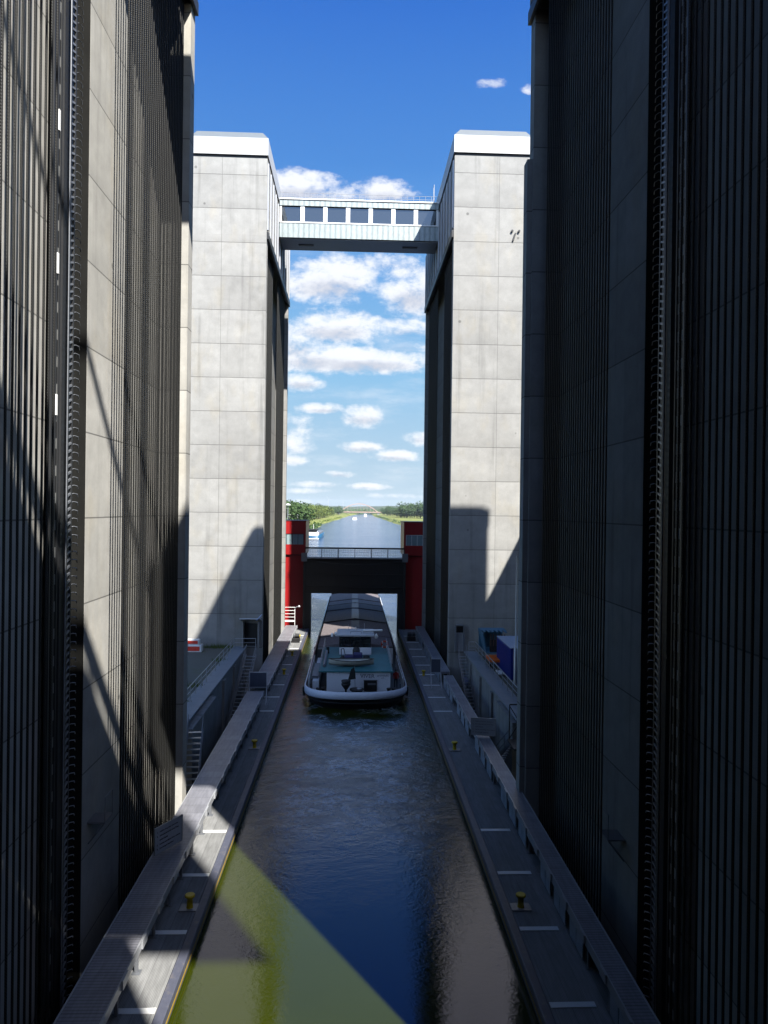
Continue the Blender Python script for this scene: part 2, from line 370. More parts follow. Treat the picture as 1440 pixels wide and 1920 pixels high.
# ---------------------------------------------------------------- lift towers
def grp(mb_side):
    pass
ROOFM=plain('zinc_roof',(.11,.13,.15),.6,.0,var=.1)
def tower(side,Y0,Y1,XO,slot,pier,hall0,hall1,label,capr=True,far=False):
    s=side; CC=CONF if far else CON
    t=thing('lift_tower',label,'tower',(s*13,Y0,-8),'concrete towers of the ship lift')
    B=lambda m,xa,xb,*r: m.box(s*xa,s*xb,*r)
    m=MB()
    ys,ye=slot
    B(m,12.7,XO,Y0,Y1,-8,45.5)
    B(m,11.05,12.7,Y0,ys,-8,45.5); B(m,11.05,12.7,ye,Y1,-8,45.5)
    B(m,9.5,11.05,Y0,Y0+1.0,-8,45.5)
    if pier:
        a,bq=pier; B(m,9.5,11.05,a,bq,-8,45.5)
        if s>0 and not far: B(m,9.22,9.497,a+.25,bq+.18,-8,37.3)
    m.build('wall',CC,t)
    m=MB(); B(m,11.06,12.69,ye-.05,ye-.002,-8,45.4); B(m,12.62,12.697,ys+.003,ye-.053,-8,45.4); m.build('slot_dark_sheets',SLOT_DARK,t)  # dirty far side of the slot; back sheet painted dark as recess shade
    m=MB()
    # hall storey on top, standing proud over the recess
    B(m,9.5,XO,hall0,hall1,45.504,53.4)
    m.build('hall_storey',CC,t)
    m=MB()
    n=int((hall1-hall0)/2.6)
    for i in range(n+1):      # shallow pilasters on the corridor face
        y=hall0+.4+(hall1-hall0-.8)*i/n; B(m,9.36,9.497,y-.16,y+.16,46.2,53.0)
    m.build('pilasters',LGREY if far else CC,t)
    m=MB(); B(m,9.30,9.497,hall0+.05,hall1-.05,45.2,45.9); m.build('lower_trim',DARK,t)
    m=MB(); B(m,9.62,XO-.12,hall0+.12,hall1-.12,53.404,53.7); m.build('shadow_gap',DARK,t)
    m=MB(); B(m,9.42,XO+.08,hall0-.08,hall1+.08,53.7,55.45)
    m.build('roof_fascia',CAPM,t)
    m=MB()
    x0,x1=sorted((s*9.45,s*(XO+.05))); y0,y1=hall0-.04,hall1+.04
    xi0,xi1=x0+.6,x1-.6; zt=56.15
    m.add([(x0,y0,55.454),(x1,y0,55.454),(x1,y1,55.454),(x0,y1,55.454),(xi0,y0+.35,zt),(xi1,y0+.35,zt),(xi1,y1-.35,zt),(xi0,y1-.35,zt)],
      [(0,1,5,4),(1,2,6,5),(2,3,7,6),(3,0,4,7),(4,5,6,7)])
    m.build('roof',ROOFM,t)
    return t
tLN=tower(-1,12,42.5,17.3,(27.2,30.55),(41.5,42.5),4.5,42.5,'tall left concrete tower nearest the camera, sunlit behind its wire ropes')
tRN=tower(1,12,42.2,32.3,(25.4,28.8),(41.2,42.1),4.5,42.2,'tall right concrete tower nearest the camera, standing dark in full shade')
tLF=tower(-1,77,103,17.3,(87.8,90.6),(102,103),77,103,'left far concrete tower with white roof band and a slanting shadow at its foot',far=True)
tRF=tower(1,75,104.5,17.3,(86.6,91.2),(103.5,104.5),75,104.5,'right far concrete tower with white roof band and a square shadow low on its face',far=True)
# bracket details on the far right tower front and the drain outlet near the top
m=MB()
for dx_,dz_ in ((-.35,.3),(.35,.3)): m.tube((15.75+dx_,74.99,45.6+dz_),(15.75+dx_,74.8,45.6+dz_),.12,8)
m.bar((15.75,74.9,45.7),(15.5,74.9,44.9),.14,.12); m.build('wall_anchor',DARK,tRF)
# service building between the right towers (out of the corridor, throws the slanting shade)
sb=thing('service_building','grey service building between the two right towers','building',(30,44,3.3))
m=MB(); m.box(24.9,38,44,62,3.304,30.6); m.build('wall',CON,sb); m=MB(); m.box(24.6,38.3,43.7,62.3,30.604,31.0); m.build('roof',CAPM,sb)
# ---------------------------------------------------------------- skybridges
STRIP=ribbed('pale_panel_cladding',(.31,.36,.365),.62,0,rough=.5,metal=.1,var=.08)
def skybridge(y0,y1,x0,x1,label,rail=True,top=54.0):
    t=thing('skybridge',label,'footbridge',((x0+x1)/2,y0,49.5),'footbridges high between the towers')
    m=MB(); m.box(x0,x1,y0,y1,49.5,51.2); m.build('lower_cladding',STRIP,t)
    m=MB(); m.box(x0+.02,x1-.02,y0+.25,y1-.25,49.38,49.497); m.build('underside',GREYM,t)
    m=MB(); m.box(x0,x1,y0-.06,y1+.06,51.204,51.35)
    n=7; w=(x1-x0)/n
    for i in range(n+1):
        cx=x0+i*w; a=max(x0,cx-.24); bq=min(x1,cx+.24)
        m.box(a,bq,y0-.02,y0+.3,51.353,53.2); m.box(a,bq,y1-.3,y1+.02,51.353,53.2)
    m.build('window_frame',WHITE,t)
    for i in range(n):
        m=MB(); m.box(x0+i*w+.243,x0+(i+1)*w-.243,y0+.14,y0+.18,51.353,53.2); m.build('window_pane',GLASS,t)
    m=MB(); m.box(x0+.1,x1-.1,y1-.18,y1-.14,51.353,53.2); m.build('rear_window_pane',GLASS,t)
    m=MB(); m.box(x0,x1,y0-.1,y1+.1,53.203,53.9); m.build('upper_cladding',STRIP,t)
    m=MB(); m.box(x0,x1,y0-.2,y1+.2,53.903,54.06); m.build('roof_edge',WHITE,t)
    if rail:
        m=MB()
        k=26
        for yy in (y0+.25,y1-.25):
            for zz in (54.45,54.85): m.tube((x0,yy,zz),(x1,yy,zz),.022,5)
            for i in range(k+1): xx=x0+.1+(x1-x0-.2)*i/k; m.tube((xx,yy,54.063),(xx,yy,54.85),.02,4)
        m.path([(x1-.5,y0+.3,54.06),(x1-.5,y0+.3,56.3),(x1-.5,y0+1.0,56.3),(x1-.5,y0+1.0,54.06)],.03)
        m.build('railing',LGREY,t)
    for cx in (x0+3,x1-3.2):
        m=MB(); m.box(cx-.9,cx+.9,y0+1.9,y0+2.3,49.3,49.378); m.build('underside_light',DARK,t)
    return t
skybridge(88.3,92.6,-9.36,9.36,'glazed footbridge with pale panels spanning the gap between the far towers')
skybridge(27.3,31.2,-9.36,9.36,'glazed footbridge high overhead between the two near towers',rail=False)
# the upstream gallery behind the camera whose shade falls across the trough
ug=thing('upper_gallery','long gallery high up at the upper end of the lift','footbridge',(-3,-14,49.5))
m=MB(); m.prism([(-26,-14),(21.6,-14),(18.5,-8.6),(-26,-8.6)],49.5,56.3); m.build('body',STRIP,ug)
m=MB(); m.box(-26,18.5,-9.0,-8.6,57.1,58.1)
for i in range(10): m.box(-25.6+i*4.7,-25.3+i*4.7,-9,-8.6,56.303,57.098)
m.build('parapet',LGREY,ug)
m=MB(); m.tube((-12,-8.8,58.1),(-12,-8.8,70),.18); m.tube((16,-8.8,58.1),(16,-8.8,70),.18); m.tube((-24,-8.8,69.2),(18,-8.8,69.2),.27); m.build('shadow_boom',GREYM,ug)  # masts and boom added to throw thin line shadows on the left wall
t=thing('sky_blocker_left','unseen tall concrete block added on the left to block sky light','building',(-20,-30,-8))  # out of view, added to keep left rear sky light off the right wall
m=MB(); m.box(-34,-12.6,-40,11.2,-8,56); m.build('wall',CON2,t)
t=thing('sky_blocker_right','unseen low concrete block added on the right to block sky light','building',(20,-30,-8))  # out of view, added against sky light, low enough for the sun to pass
m=MB(); m.box(12.6,34,-40,11.2,-8,19); m.build('wall',CON2,t)
t=thing('upper_canal_bridge','massive upper canal bridge behind the viewpoint','canal bridge',(0,-8,-8))
m=MB(); m.box(-12.3,12.3,-70,-8,28,42.6); m.build('trough_body',GREYM,t)
m=MB(); m.box(-12.3,12.3,-16,-8.5,-8,27.99); m.build('abutment_wall',CON2,t)
# ---------------------------------------------------------------- wire ropes
def ropemat():
    m,g,b=newmat('greased_wire_rope'); p=g.pos(); x,y,z=g.xyz(p)
    t=g.m('FRACT',g.m('ADD',g.m('MULTIPLY',z,11.0),g.m('MULTIPLY',g.m('ADD',x,y),14.0))); tri=g.m('ABSOLUTE',g.m('SUBTRACT',t,.5))
    n=g.noise(p,30,3)
    g.put(b.inputs['Base Color'],g.mix(g.m('MULTIPLY',g.ss(tri,.2,.45,0,1),n),(.006,.006,.006),(.05,.05,.045)))
    b.inputs['Roughness'].default_value=.5; b.inputs['Specular IOR Level'].default_value=.2
    bump(g,b,tri,.8,.02); return m
ROPE=ropemat()
def ropemesh(r,z0,z1,n=8):
    m=MB(); m.tube((0,0,z0),(0,0,z1),r,n,cap=False); o=m.build('wire_rope',ROPE); return o
rp=ropemesh(.040,-8.2,45.49); first=[True]
def ropes(x,ya,yb,step,label,group):
    n=int(round((yb-ya)/step)); 
    for i in range(n+1):
        o=rp if first[0] else rp.copy()
        if not first[0]: COL.objects.link(o)
        first[0]=False
        o.location=(x,ya+(yb-ya)*i/n,0); tag(o,label,'wire rope',group)
ropes(-9.85,31.6,41.2,.345,'black wire rope on the left near tower, right of its smooth concrete panel','ropes on the left near tower, far set')
ropes(-9.85,14.0,24.2,.40,'black vertical wire rope in the set at the left edge of the photo','ropes on the left near tower, near set')
ropes(9.85,29.6,39.4,.345,'black vertical wire rope on the shaded right near tower, left of its smooth panel','ropes on the right near tower, far set')
ropes(9.85,13.6,22.9,.40,'black vertical wire rope in the set at the right edge of the photo','ropes on the right near tower, near set')
for (x,a,bq,l) in ((-9.9,78.6,86.6,'thin black wire rope in the nearer set on the left far tower'),(-9.9,92.0,101.2,'thin black wire rope in the farther set on the left far tower'),
                   (9.9,76.6,85.4,'thin black wire rope in the nearer set on the right far tower'),(9.9,92.4,102.8,'thin black wire rope in the farther set on the right far tower')):
    ropes(x,a,bq,.42,l,l.replace('thin black wire rope in','ropes of'))
# ---------------------------------------------------------------- guide columns in the slots
mg,g,b=newmat('perforated_steel'); x,y,z=g.xyz(g.pos())
f=g.m('FRACT',g.m('MULTIPLY',z,1/.95)); hole=g.m('MULTIPLY',g.m('LESS_THAN',f,.62),1)
g.put(b.inputs['Base Color'],g.mix(hole,(.22,.22,.21),(.004,.004,.004))); b.inputs['Roughness'].default_value=.7; PERF=mg
def guide(side,ya,yb,labels):
    s=side; xf=11.0
    t=thing('perforated_guide_rail',labels[0],'guide rail',(s*xf,ya,-8),'guide rails of the lift')
    m=MB(); y0=ya
    for yy in (y0,y0+.34,y0+.62): m.box(s*10.62,s*10.74,yy,yy+.09,-8,45.4)
    m.build('rail',DARK,t)
    m=MB(); m.box(s*10.66,s*10.72,y0+.093,y0+.337,-8,45.4); m.box(s*10.66,s*10.72,y0+.433,y0+.617,-8,45.4); m.build('perforated_web',PERF,t)
    t=thing('rack_column',labels[1],'rack',(s*xf,yb,-8),'toothed drive racks of the lift')
    y0=yb
    m=MB()
    for yy in (y0,y0+.40): m.box(s*10.42,s*10.5,yy,yy+.07,-8,45.4)
    m.box(s*10.62,s*10.95,y0-.1,y0+.75,-8,45.4)
    m.build('column',DARK,t)
    m=MB(); z=-7.8
    while z<45.2:
        m.bar((s*10.46,y0+.07,z),(s*10.46,y0+.40,z+.10),.06,.07); z+=.26
    tm=m.build('teeth',GREYM,t); tm['kind']='stuff'
    m=MB(); z=-7.8; y1=y0+.62
    while z<45.2:
        m.path([(s*10.60,y1,z),(s*10.44,y1+.07,z+.05),(s*10.36,y1+.2,z+.02),(s*10.38,y1+.30,z-.08)],.018,4); z+=.30
    o=m.build('hook_comb',GREYM,t); o['kind']='stuff'
    m=MB(); m.tube((s*10.4,y0-.13,-8),(s*10.4,y0-.13,45.4),.025,8); m.build('guide_cable',GREYM,t)
guide(-1,25.95,26.95,('perforated steel guide rail with square holes on the left near tower','toothed steel rack column in the dark slot of the left near tower'))
guide(1,24.35,25.5,('perforated steel guide rail in the slot of the right near tower','toothed rack column with curved hooks in the dark slot on the right'))
pl=None
for i,(z,w) in enumerate(((30.95,'topmost'),(26.0,'middle'),(21.1,'lowest'))):
    m=MB(); m.bbox(-10.61,-10.57,26.28,26.40,z-.36,z+.36,.005); o=m.build('marker_plate',WHITE,None,(-10.5,26.6,z-.42)); tag(o,w+' of the three small white boxes beside the left guide rail','marker','white marker boxes')
# small platforms fixed on the near towers' panels
for s,y,z,l in ((-1,31.6,4.6,'small steel bracket platform low on the left near tower'),(1,30.6,4.2,'small steel bracket platform low on the right near tower')):
    t=thing('bracket_platform',l,'platform',(s*10.8,y,z),'bracket platforms')
    m=MB(); m.box(s*10.3,s*11.04,y-.5,y+.5,z-.06,z); m.build('floor',GREYM,t)
    m=MB(); m.bar((s*11.0,y-.45,z-.9),(s*10.35,y-.45,z-.07),.05,.05); m.bar((s*11.0,y+.45,z-.9),(s*10.35,y+.45,z-.07),.05,.05); m.build('brace',GREYM,t)
    m=MB(); m.path([(s*10.32,y-.48,z),(s*10.32,y-.48,z+1),(s*10.32,y+.48,z+1),(s*10.32,y+.48,z)],.02); m.build('railing',GREYM,t)
# ---------------------------------------------------------------- ship trough
tr=thing('ship_trough','long steel ship trough full of water with ribbed walkways on both sides','trough',(0,0,-6),None)
for s in (-1,1):
    m=MB(); m.box(s*6.68,s*9.3,-6,106,.42,.6); m.build('walkway_deck',DECKM,tr)
    m=MB(); m.bbox(s*6.32,s*6.677,-6,106,.12,.66,.03); m.build('edge_beam',EDGEM,tr)
    m=MB(); m.box(s*6.30,s*6.317,-6,106,.24,.33); m.build('yellow_rubbing_strip',plain('worn_ochre',(.30,.20,.02),.6,dirt=(.10,.08,.05)),tr)
    m=MB(); m.box(s*6.35,s*6.75,-6,106,-5,.118); m.box(s*6.75,s*9.3,-6,106,-6,.418); m.build('side_wall',DARK,tr)
    ys=[2.0+4.68*i for i in range(22)]
    for y in ys:
        if 44<y<62: continue
        m=MB(); m.box(s*6.72,s*8.30,y-.14,y+.14,.604,.625); m.build('cross_plate',WHITE,tr)
m=MB(); m.box(-9.3,9.3,-6,106,-6.6,-6.004); m.build('bottom',DARK,tr)
# ---------------------------------------------------------------- cable ducts on legs along the walkways
def duct(s,xi,xo,ya,yb,label,panels):
    t=thing('cable_duct',label,'cable duct',(s*(xi+xo)/2,ya,.6),'raised cable ducts along the walkways')
    z0,z1=1.62,1.86
    m=MB(); m.box(s*xi,s*xo,ya,yb,z0,z1); m.build('lid',TRAYM,t)
    m=MB()
    for x in (xi-.05,xo+.003): m.box(s*x,s*(x+.047),ya,yb,z0-.08,z1+.03)
    m.build('side_rim',LGREY,t)
    y=ya+.8; i=0
    while y<yb:
        m=MB(); m.box(s*(xi+.12),s*(xi+.24),y-.06,y+.06,.604,z0-.003); m.box(s*(xi+.02),s*(xi+.34),y-.16,y+.16,.603,.622); m.build('leg',GREYM,t)
        m=MB(); m.box(s*(xi-.12),s*(xi-.053),y-.25,y+.35,z0-.02,z1+.06); m.build('clamp',LGREY,t)
        if panels and i%4!=3:
            m=MB(); m.box(s*(xi+.03),s*(xi+.08),y+.35,y+1.15,.68,1.50); m.box(s*(xi+.03),s*(xi+.08),y+1.22,y+2.0,.68,1.50); m.build('cover_panel',PANEL,t)
        y+=2.34; i+=1
    return t
PANEL=ribbed('pale_louvre',(.42,.45,.50),.10,2,rough=.5,metal=.0,var=.1)
duct(-1,7.78,9.12,8,64.6,'grey ribbed cable duct beside the left walkway, from the foreground to the screen panel',False)
duct(-1,7.70,9.12,66.6,101,'grey cable duct beside the left walkway beyond the screen panel, running past the far tower',False)
duct(1,8.58,9.34,8,71.0,'grey cable duct with pale side panels beside the right walkway in the foreground',True)
duct(1,8.40,9.30,72.6,101,'grey cable duct beside the right walkway beyond the screen, past the far tower',True)
def screen(s,y,xa,xb,label):
    t=thing('screen_panel',label,'screen',(s*(xa+xb)/2,y,.6),'screen panels at the duct joints')
    m=MB(); z0,z1=1.95,3.25
    m.path([(s*xa,y,.62),(s*xa,y,z1),(s*xb,y,z1),(s*xb,y,.62)],.035); m.bar((s*xa,y,z0),(s*xb,y,z0),.05,.05); m.build('frame',LGREY,t)
    m=MB(); m.box(s*(xa+.04),s*(xb-.04),y-.012,y+.012,z0+.03,z1-.04); m.build('plate',plain('slate_plate',(.07,.08,.115),.4,.3),t)
    m=MB(); m.bar((s*xa,y-.9,.62),(s*xa,y,z0),.04,.04); m.bar((s*xb,y-.9,.62),(s*xb,y,z0),.04,.04); m.build('stay',LGREY,t)
screen(-1,65.6,7.65,9.15,'dark slate screen panel in a pale frame across the left cable duct')
screen(1,71.8,7.4,8.35,'dark screen panel in a pale frame beside the right cable duct')
# ---------------------------------------------------------------- bollards
def bollard(loc,label):
    t=thing('bollard',label,'bollard',loc,'yellow mooring bollards on the trough')
    m=MB(); m.lathe(loc,[(.15,.05),(.13,.12),(.125,.44),(.21,.50),(.22,.57),(.19,.60)],14); m.build('post',YEL,t)
    m=MB(); x,y,z=loc; m.bbox(x-.42,x+.42,y-.30,y+.30,z+.005,z+.055,.015); m.build('base_plate',GREYM,t)
for loc,l in (((-6.98,31.9,.6),'nearest yellow bollard on the left walkway, in the foreground shade'),
  ((-7.05,53.1,.6),'yellow bollard on the left walkway halfway to the screen panel'),
  ((-7.15,76.6,.6),'dull bollard on the shaded left walkway just before the sunlit stretch'),
  ((-7.12,86.3,.6),'yellow bollard on the sunlit far stretch of the left walkway, the nearer of two'),
  ((-7.12,97.3,.6),'yellow bollard on the sunlit far stretch of the left walkway, nearest the gate'),
  ((7.12,31.7,.6),'nearest yellow bollard on the right walkway, in the foreground shade'),
  ((7.12,52.7,.6),'yellow bollard on the right walkway near the white notice board'),
  ((7.12,76.2,.6),'yellow bollard far along the right walkway beside the barge')): bollard(loc,l)
# ---------------------------------------------------------------- notice boards
INK=plain('sign_ink',(.03,.03,.05),.6)
SIGNW=plain('sign_white',(.42,.44,.48),.4,var=.06)
def notice(c,w,h,rz,label,legz):
    t=thing('notice_board',label,'sign',c,'white notice boards for skippers')
    Rm=Matrix.Translation(Vector(c))@Matrix.Rotation(rz,4,'Z')
    def part(name,mat,bxs):
        m=MB()
        for bb in bxs: m.box(*bb)
        m.v=[tuple(Rm@Vector(q)) for q in m.v]; return m.build(name,mat,t)
    part('panel',SIGNW,[(-w/2,w/2,-.02,.02,0,h)])
    e=.045
    part('frame',LGREY,[(-w/2-e,w/2+e,-.035,.035,h+.002,h+e),(-w/2-e,w/2+e,-.035,.035,-e,-.002),(-w/2-e,-w/2-.002,-.035,.035,-.002,h+.002),(w/2+.002,w/2+e,-.035,.035,-.002,h+.002)])
    part('leg',GREYM,[(-w/2+.1,-w/2+.16,.04,.09,legz,h*.8)]); part('leg',GREYM,[(w/2-.16,w/2-.1,.04,.09,legz,h*.8)])
    L=[('1.','Schiff im Trog sicher festmachen'),('2.','Schraubenbetrieb ist im Trog'),('','nicht erlaubt'),('3.','Rauchen und offenes Feuer verboten'),('4.','Durchsagen beachten')]
    Rx=Rm@Matrix.Translation((0,-.026,0))@Matrix.Rotation(R(90),4,'X')
    for i,(a,bq) in enumerate(L):
        zz=h-.22-i*.19
        if a: text(a,.12,INK,t,Rx@Matrix.Translation((-w/2+.08,zz,0)))
        text(bq,.105 if len(bq)<30 else .092,INK,t,Rx@Matrix.Translation((-w/2+.26,zz,0)))
notice((-8.55,34.6,2.0),1.75,1.12,R(62),'white notice board with dark text tilted over the left cable duct',-.1)
notice((8.95,51.6,2.02),1.62,1.12,R(-12),'white notice board with dark text above the right cable duct',-.15)
# ---------------------------------------------------------------- portal gate at the lower end of the trough
gt=thing('trough_gate','black lifting gate raised above the barge between the red gate houses','gate',(0,106,0))
m=MB(); m.box(-6.98,6.98,106.0,107.0,5.65,10.55)
for z in (6.4,8.2,10.0): m.box(-6.98,6.98,105.85,105.997,z,z+.18)
for i in range(8): x=-6.2+i*1.77; m.box(x,x+.12,105.88,105.997,5.7,6.397); m.box(x,x+.12,105.88,105.997,6.583,8.197); m.box(x,x+.12,105.88,105.997,8.383,9.997)
m.build('gate_leaf',BLACK,gt)
m=MB(); m.path([(-6.6,105.3,10.4),(-3.5,105.25,9.95),(0,105.25,9.8),(3.5,105.25,9.95),(6.6,105.3,10.4)],.05); m.build('hanging_cable',DARK,gt)
for s in (-1,1):
    m=MB(); m.box(s*6.15,s*6.98,106.0,107.6,-5,5.64); m.box(s*6.98,s*7.25,105.7,107.6,-5,11.2); m.build('guide_post',DARK,gt)
fb=thing('gate_footbridge','narrow footbridge with white lattice railing on top of the black gate','footbridge',(0,106,10.6))
m=MB(); m.box(-7.0,7.0,105.4,107.2,10.6,10.78); m.build('deck',LGREY,fb)
m=MB(); m.box(-7.05,7.05,105.35,105.45,11.98,12.12); m.box(-7.05,7.05,107.15,107.25,11.98,12.12)
for i in range(7):
    x=-7+14/6*i; m.box(x-.05,x+.05,105.35,105.44,10.783,11.978)
m.build('rail_frame',DARK,fb)
m=MB()
for yy in (105.4,107.2):
    for i in range(57): x=-6.9+13.8/56*i; m.tube((x,yy,10.78),(x,yy,11.98),.016,4,cap=False)
    for z in (11.1,11.45,11.75): m.tube((-7,yy,z),(7,yy,z),.018,4)
m.build('lattice',WHITE,fb)
m=MB()
for s in (-1,1): m.box(s*6.7,s*7.5,105.2,105.38,10.2,11.4)
m.build('end_bracket',GREYM,fb)
for s,l in ((-1,'red gate house on the left of the gate, sun on its upper corner'),(1,'red gate house on the right of the gate, all in shade')):
    t=thing('gate_house',l,'gate house',(s*8.6,105,0),'red gate houses')
    m=MB(); m.box(s*7.27,s*10.6,107.900,114.550,.0,11.0); m.build('lower_wall',RED,t)
    m=MB(); m.box(s*7.05,s*10.8,107.550,114.950,11.004,12.45); m.box(s*7.05,s*10.8,107.550,114.950,14.0,15.8)
    m.box(s*7.05,s*7.35,107.550,114.950,12.45,14.0); m.build('cabin_wall',RED,t)
    m=MB(); m.box(s*7.36,s*10.7,107.630,107.690,12.46,13.99); m.build('window_pane',PALEGLASS,t)
    m=MB()
    for x in (7.352,8.15,8.95,9.75): m.box(s*x,s*(x+.07),107.570,107.627,12.452,13.998)
    m.box(s*7.353,s*10.7,107.580,107.627,13.92,13.998); m.build('window_frame',DARK if s<0 else WHITE,t)
    m=MB(); m.box(s*7.0,s*10.85,107.500,115.000,15.804,15.9); m.build('roof',MAROON,t)
    m=MB(); m.box(s*7.10,s*10.7,107.750,114.550,10.9,11.0); m.build('shadow_joint',DARK,t)
# end fittings of the left walkway
t=thing('end_railing','white tubular railing across the far end of the left walkway','railing',(-8.7,103.5,.6))
m=MB()
for z in (2.6,3.05,3.5,3.95): m.tube((-9.6,103.6,z),(-8.2,103.6,z),.04,6)
for x in (-9.6,-8.2): m.tube((x,103.6,.62),(x,103.6,3.98),.045,6)
m.build('rails',WHITE,t)
m=MB(); m.box(-9.6,-8.2,103.3,103.9,2.0,2.15); m.build('step',WHITE,t)
m=MB(); m.tube((-8.15,103.5,3.9),(-7.7,103.3,4.15),.05); m.lathe((-7.6,103.25,4.05),[(.16,0),(.16,.12),(.06,.24)],10); m.build('lamp',LGREY,t)
for s,y,l in ((-1,95.4,'black winch machine on the left walkway near the gate'),(1,97,'black winch machine on the shaded right walkway near the gate')):
    t=thing('mooring_winch',l,'winch',(s*7.4,y,.6),'winches by the gate')
    m=MB(); m.bbox(s*6.9,s*8.0,y-.5,y+.6,.605,1.15,.05); m.build('housing',BLACK,t)
    m=MB(); m.tube((s*6.95,y-.1,1.45),(s*7.95,y-.1,1.45),.26,14); m.build('drum',DARK,t)
    m=MB(); m.tube((s*7.5,y-.1,1.45),(s*7.55,y-.1,1.45),.34,14); m.tube((s*7.93,y-.1,1.45),(s*7.99,y-.1,1.45),.34,14); m.build('flange',GREYM,t)
# ---------------------------------------------------------------- retaining walls, railings, stairs beside the trough
def retwall(s,ya,yb,label):
    t=thing('retaining_wall',label,'wall',(s*11.5,ya,-8))
    m=MB(); m.box(s*11.15,s*12.0,ya,yb,-8,3.30)
    if s<0: m.box(s*10.55,s*11.147,ya,ya+8.5,-8,3.16)
    else: m.box(s*10.75,s*11.147,ya,ya+6.0,-8,3.16)
    for y in [ya+9+i*5.5 for i in range(4)]:
        if y<yb-1: m.box(s*10.95,s*11.147,y,y+.7,-8,3.0)
    m.build('wall',CON2,t)
    m=MB(); y=ya
    while y<yb-.2:
        y2=min(yb,y+2.4); m.box(s*11.02,s*12.3,y+.015,y2-.015,3.304,3.42); y+=2.4
    m.build('coping',plain('coping_slab',(.22,.25,.28),.6,var=.15),t)
    return t
retwall(-1,49,76.9,'concrete retaining wall with grey coping between the two left towers')
retwall(1,50.5,74.9,'concrete retaining wall with grey coping between the two right towers')
def railing(pts,label,h=1.1,cat='railing'):
    t=thing('railing',label,cat,pts[0])
    m=MB(); k=m
    for a,bq in zip(pts,pts[1:]):
        a=Vector(a); bq=Vector(bq); L=(bq-a).length; n=max(1,int(L/1.9))
        for q,r in ((h,.035),(h*.62,.02),(h*.3,.02)): m.tube(a+Vector((0,0,q)),bq+Vector((0,0,q)),r,6)
        for i in range(n+1): p_=a.lerp(bq,i/n); k.tube(p_,p_+Vector((0,0,h)),.03,5)
    m.build('rail',plain('galvanised',(.36,.38,.40),.4,.5),t)
railing([(-12.05,49.2,3.42),(-12.05,75.2,3.42)],'long grey railing on the coping beside the left yard')
railing([(12.05,50.7,3.42),(12.05,74.0,3.42),(11.4,74.0,3.42)],'long grey railing on the coping beside the blue containers')
railing([(-12.05,75.3,3.42),(-9.9,75.3,3.42)],'short railing in front of the doorway of the left far tower')
def stairs(name,a,bq,w,n,label,rails=True):
    a=Vector(a); bq=Vector(bq); t=thing(name,label,'stairs',tuple(bq))
    d_=bq-a; hz=Vector((d_.x,d_.y,0)).normalized(); e=Vector((-hz.y,hz.x,0))*(w/2)
    m=MB()
    for sg in (-1,1): m.bar(a+e*sg,bq+e*sg,.06,.24)
    m.build('stringers',GREYM,t)
    m=MB()
    for i in range(n):
        p_=a.lerp(bq,(i+.5)/n); m.bar(p_-e*.95,p_+e*.95,.26,.035)
    m.build('treads',plain('galvanised',(.36,.38,.40)),t)
    if rails:
        for sg in (-1,1):
            m=MB(); m.tube(a+e*sg+Vector((0,0,1)),bq+e*sg+Vector((0,0,1)),.028,6); m.tube(a+e*sg+Vector((0,0,.5)),bq+e*sg+Vector((0,0,.5)),.02,6)
            for i in range(5): p_=a.lerp(bq,i/4)+e*sg; m.tube(p_,p_+Vector((0,0,1)),.022,5)
            m.build('handrail',GREYM,t)
    return t
stairs('steel_stairs',(-10.05,73.2,3.3),(-10.25,63.8,-1.2),.95,20,'steep steel stairs beside the retaining wall below the left far tower')
stairs('steel_stairs',(10.65,73.6,3.3),(10.75,66.5,-1.5),.75,20,'dark steel stairs beside the retaining wall below the right far tower')
stairs('steel_stairs',(-10.3,48.8,3.2),(-9.9,44.3,-2.0),.95,18,'sunlit slatted stairs close behind the left near tower')
stairs('steel_stairs',(11.2,50.0,2.2),(10.0,55.2,-2.2),1.1,16,'dark slatted stairs below the landing behind the right near tower')
t=thing('landing','dark steel landing with crossed braces behind the right near tower','platform',(11,49,2.2))
m=MB(); m.box(10.3,11.9,47.8,49.9,2.1,2.25); m.build('floor',DARK,t)
m=MB()
for x in (10.4,11.8): m.bar((x,49.8,2.26),(x,49.8,4.6),.06,.06)
m.bar((10.4,49.8,2.3),(11.8,49.8,4.5),.05,.05); m.bar((11.8,49.8,2.3),(10.4,49.8,4.5),.05,.05); m.bar((10.4,49.8,4.6),(11.8,49.8,4.6),.08,.08); m.build('frame',DARK,t)
# doorway booth on the left far tower
t=thing('door_porch','small porch with a slanted roof at the foot of the left far tower','porch',(-10.5,76.5,3.4))
for x in (-11.35,-9.8):
    m=MB(); m.box(x,x+.1,75.9,76.98,3.42,6.0); m.build('side_wall',CON2,t)
m=MB(); m.bar((-10.55,75.6,6.45),(-10.55,77.0,6.1),2.1,.12); m.build('roof',LGREY,t)
m=MB(); m.box(-11.24,-9.81,76.90,76.97,3.42,5.8); m.build('door',DARK,t)
m=MB(); m.bar((-9.9,75.5,6.3),(-9.35,75.5,6.9),.25,.08); m.build('lamp_bracket',plain('pale_blue_lens',(.45,.55,.8),.3),t)
t=thing('door_niche','dark doorway with a grey door at the foot of the right far tower','doorway',(10.5,74.9,3.4))
m=MB(); m.box(10.1,10.2,74.6,74.98,3.42,6.0); m.box(10.2,11.0,74.6,74.98,6.0,6.1); m.box(10.95,11.05,74.6,74.98,3.42,6.0); m.build('frame',GREYM,t)
m=MB(); m.box(10.21,10.94,74.92,74.97,5.3,5.99); m.build('dark_opening',BLACK,t)
m=MB(); m.box(10.21,10.94,74.90,74.965,3.42,5.29); m.build('door',LGREY,t)
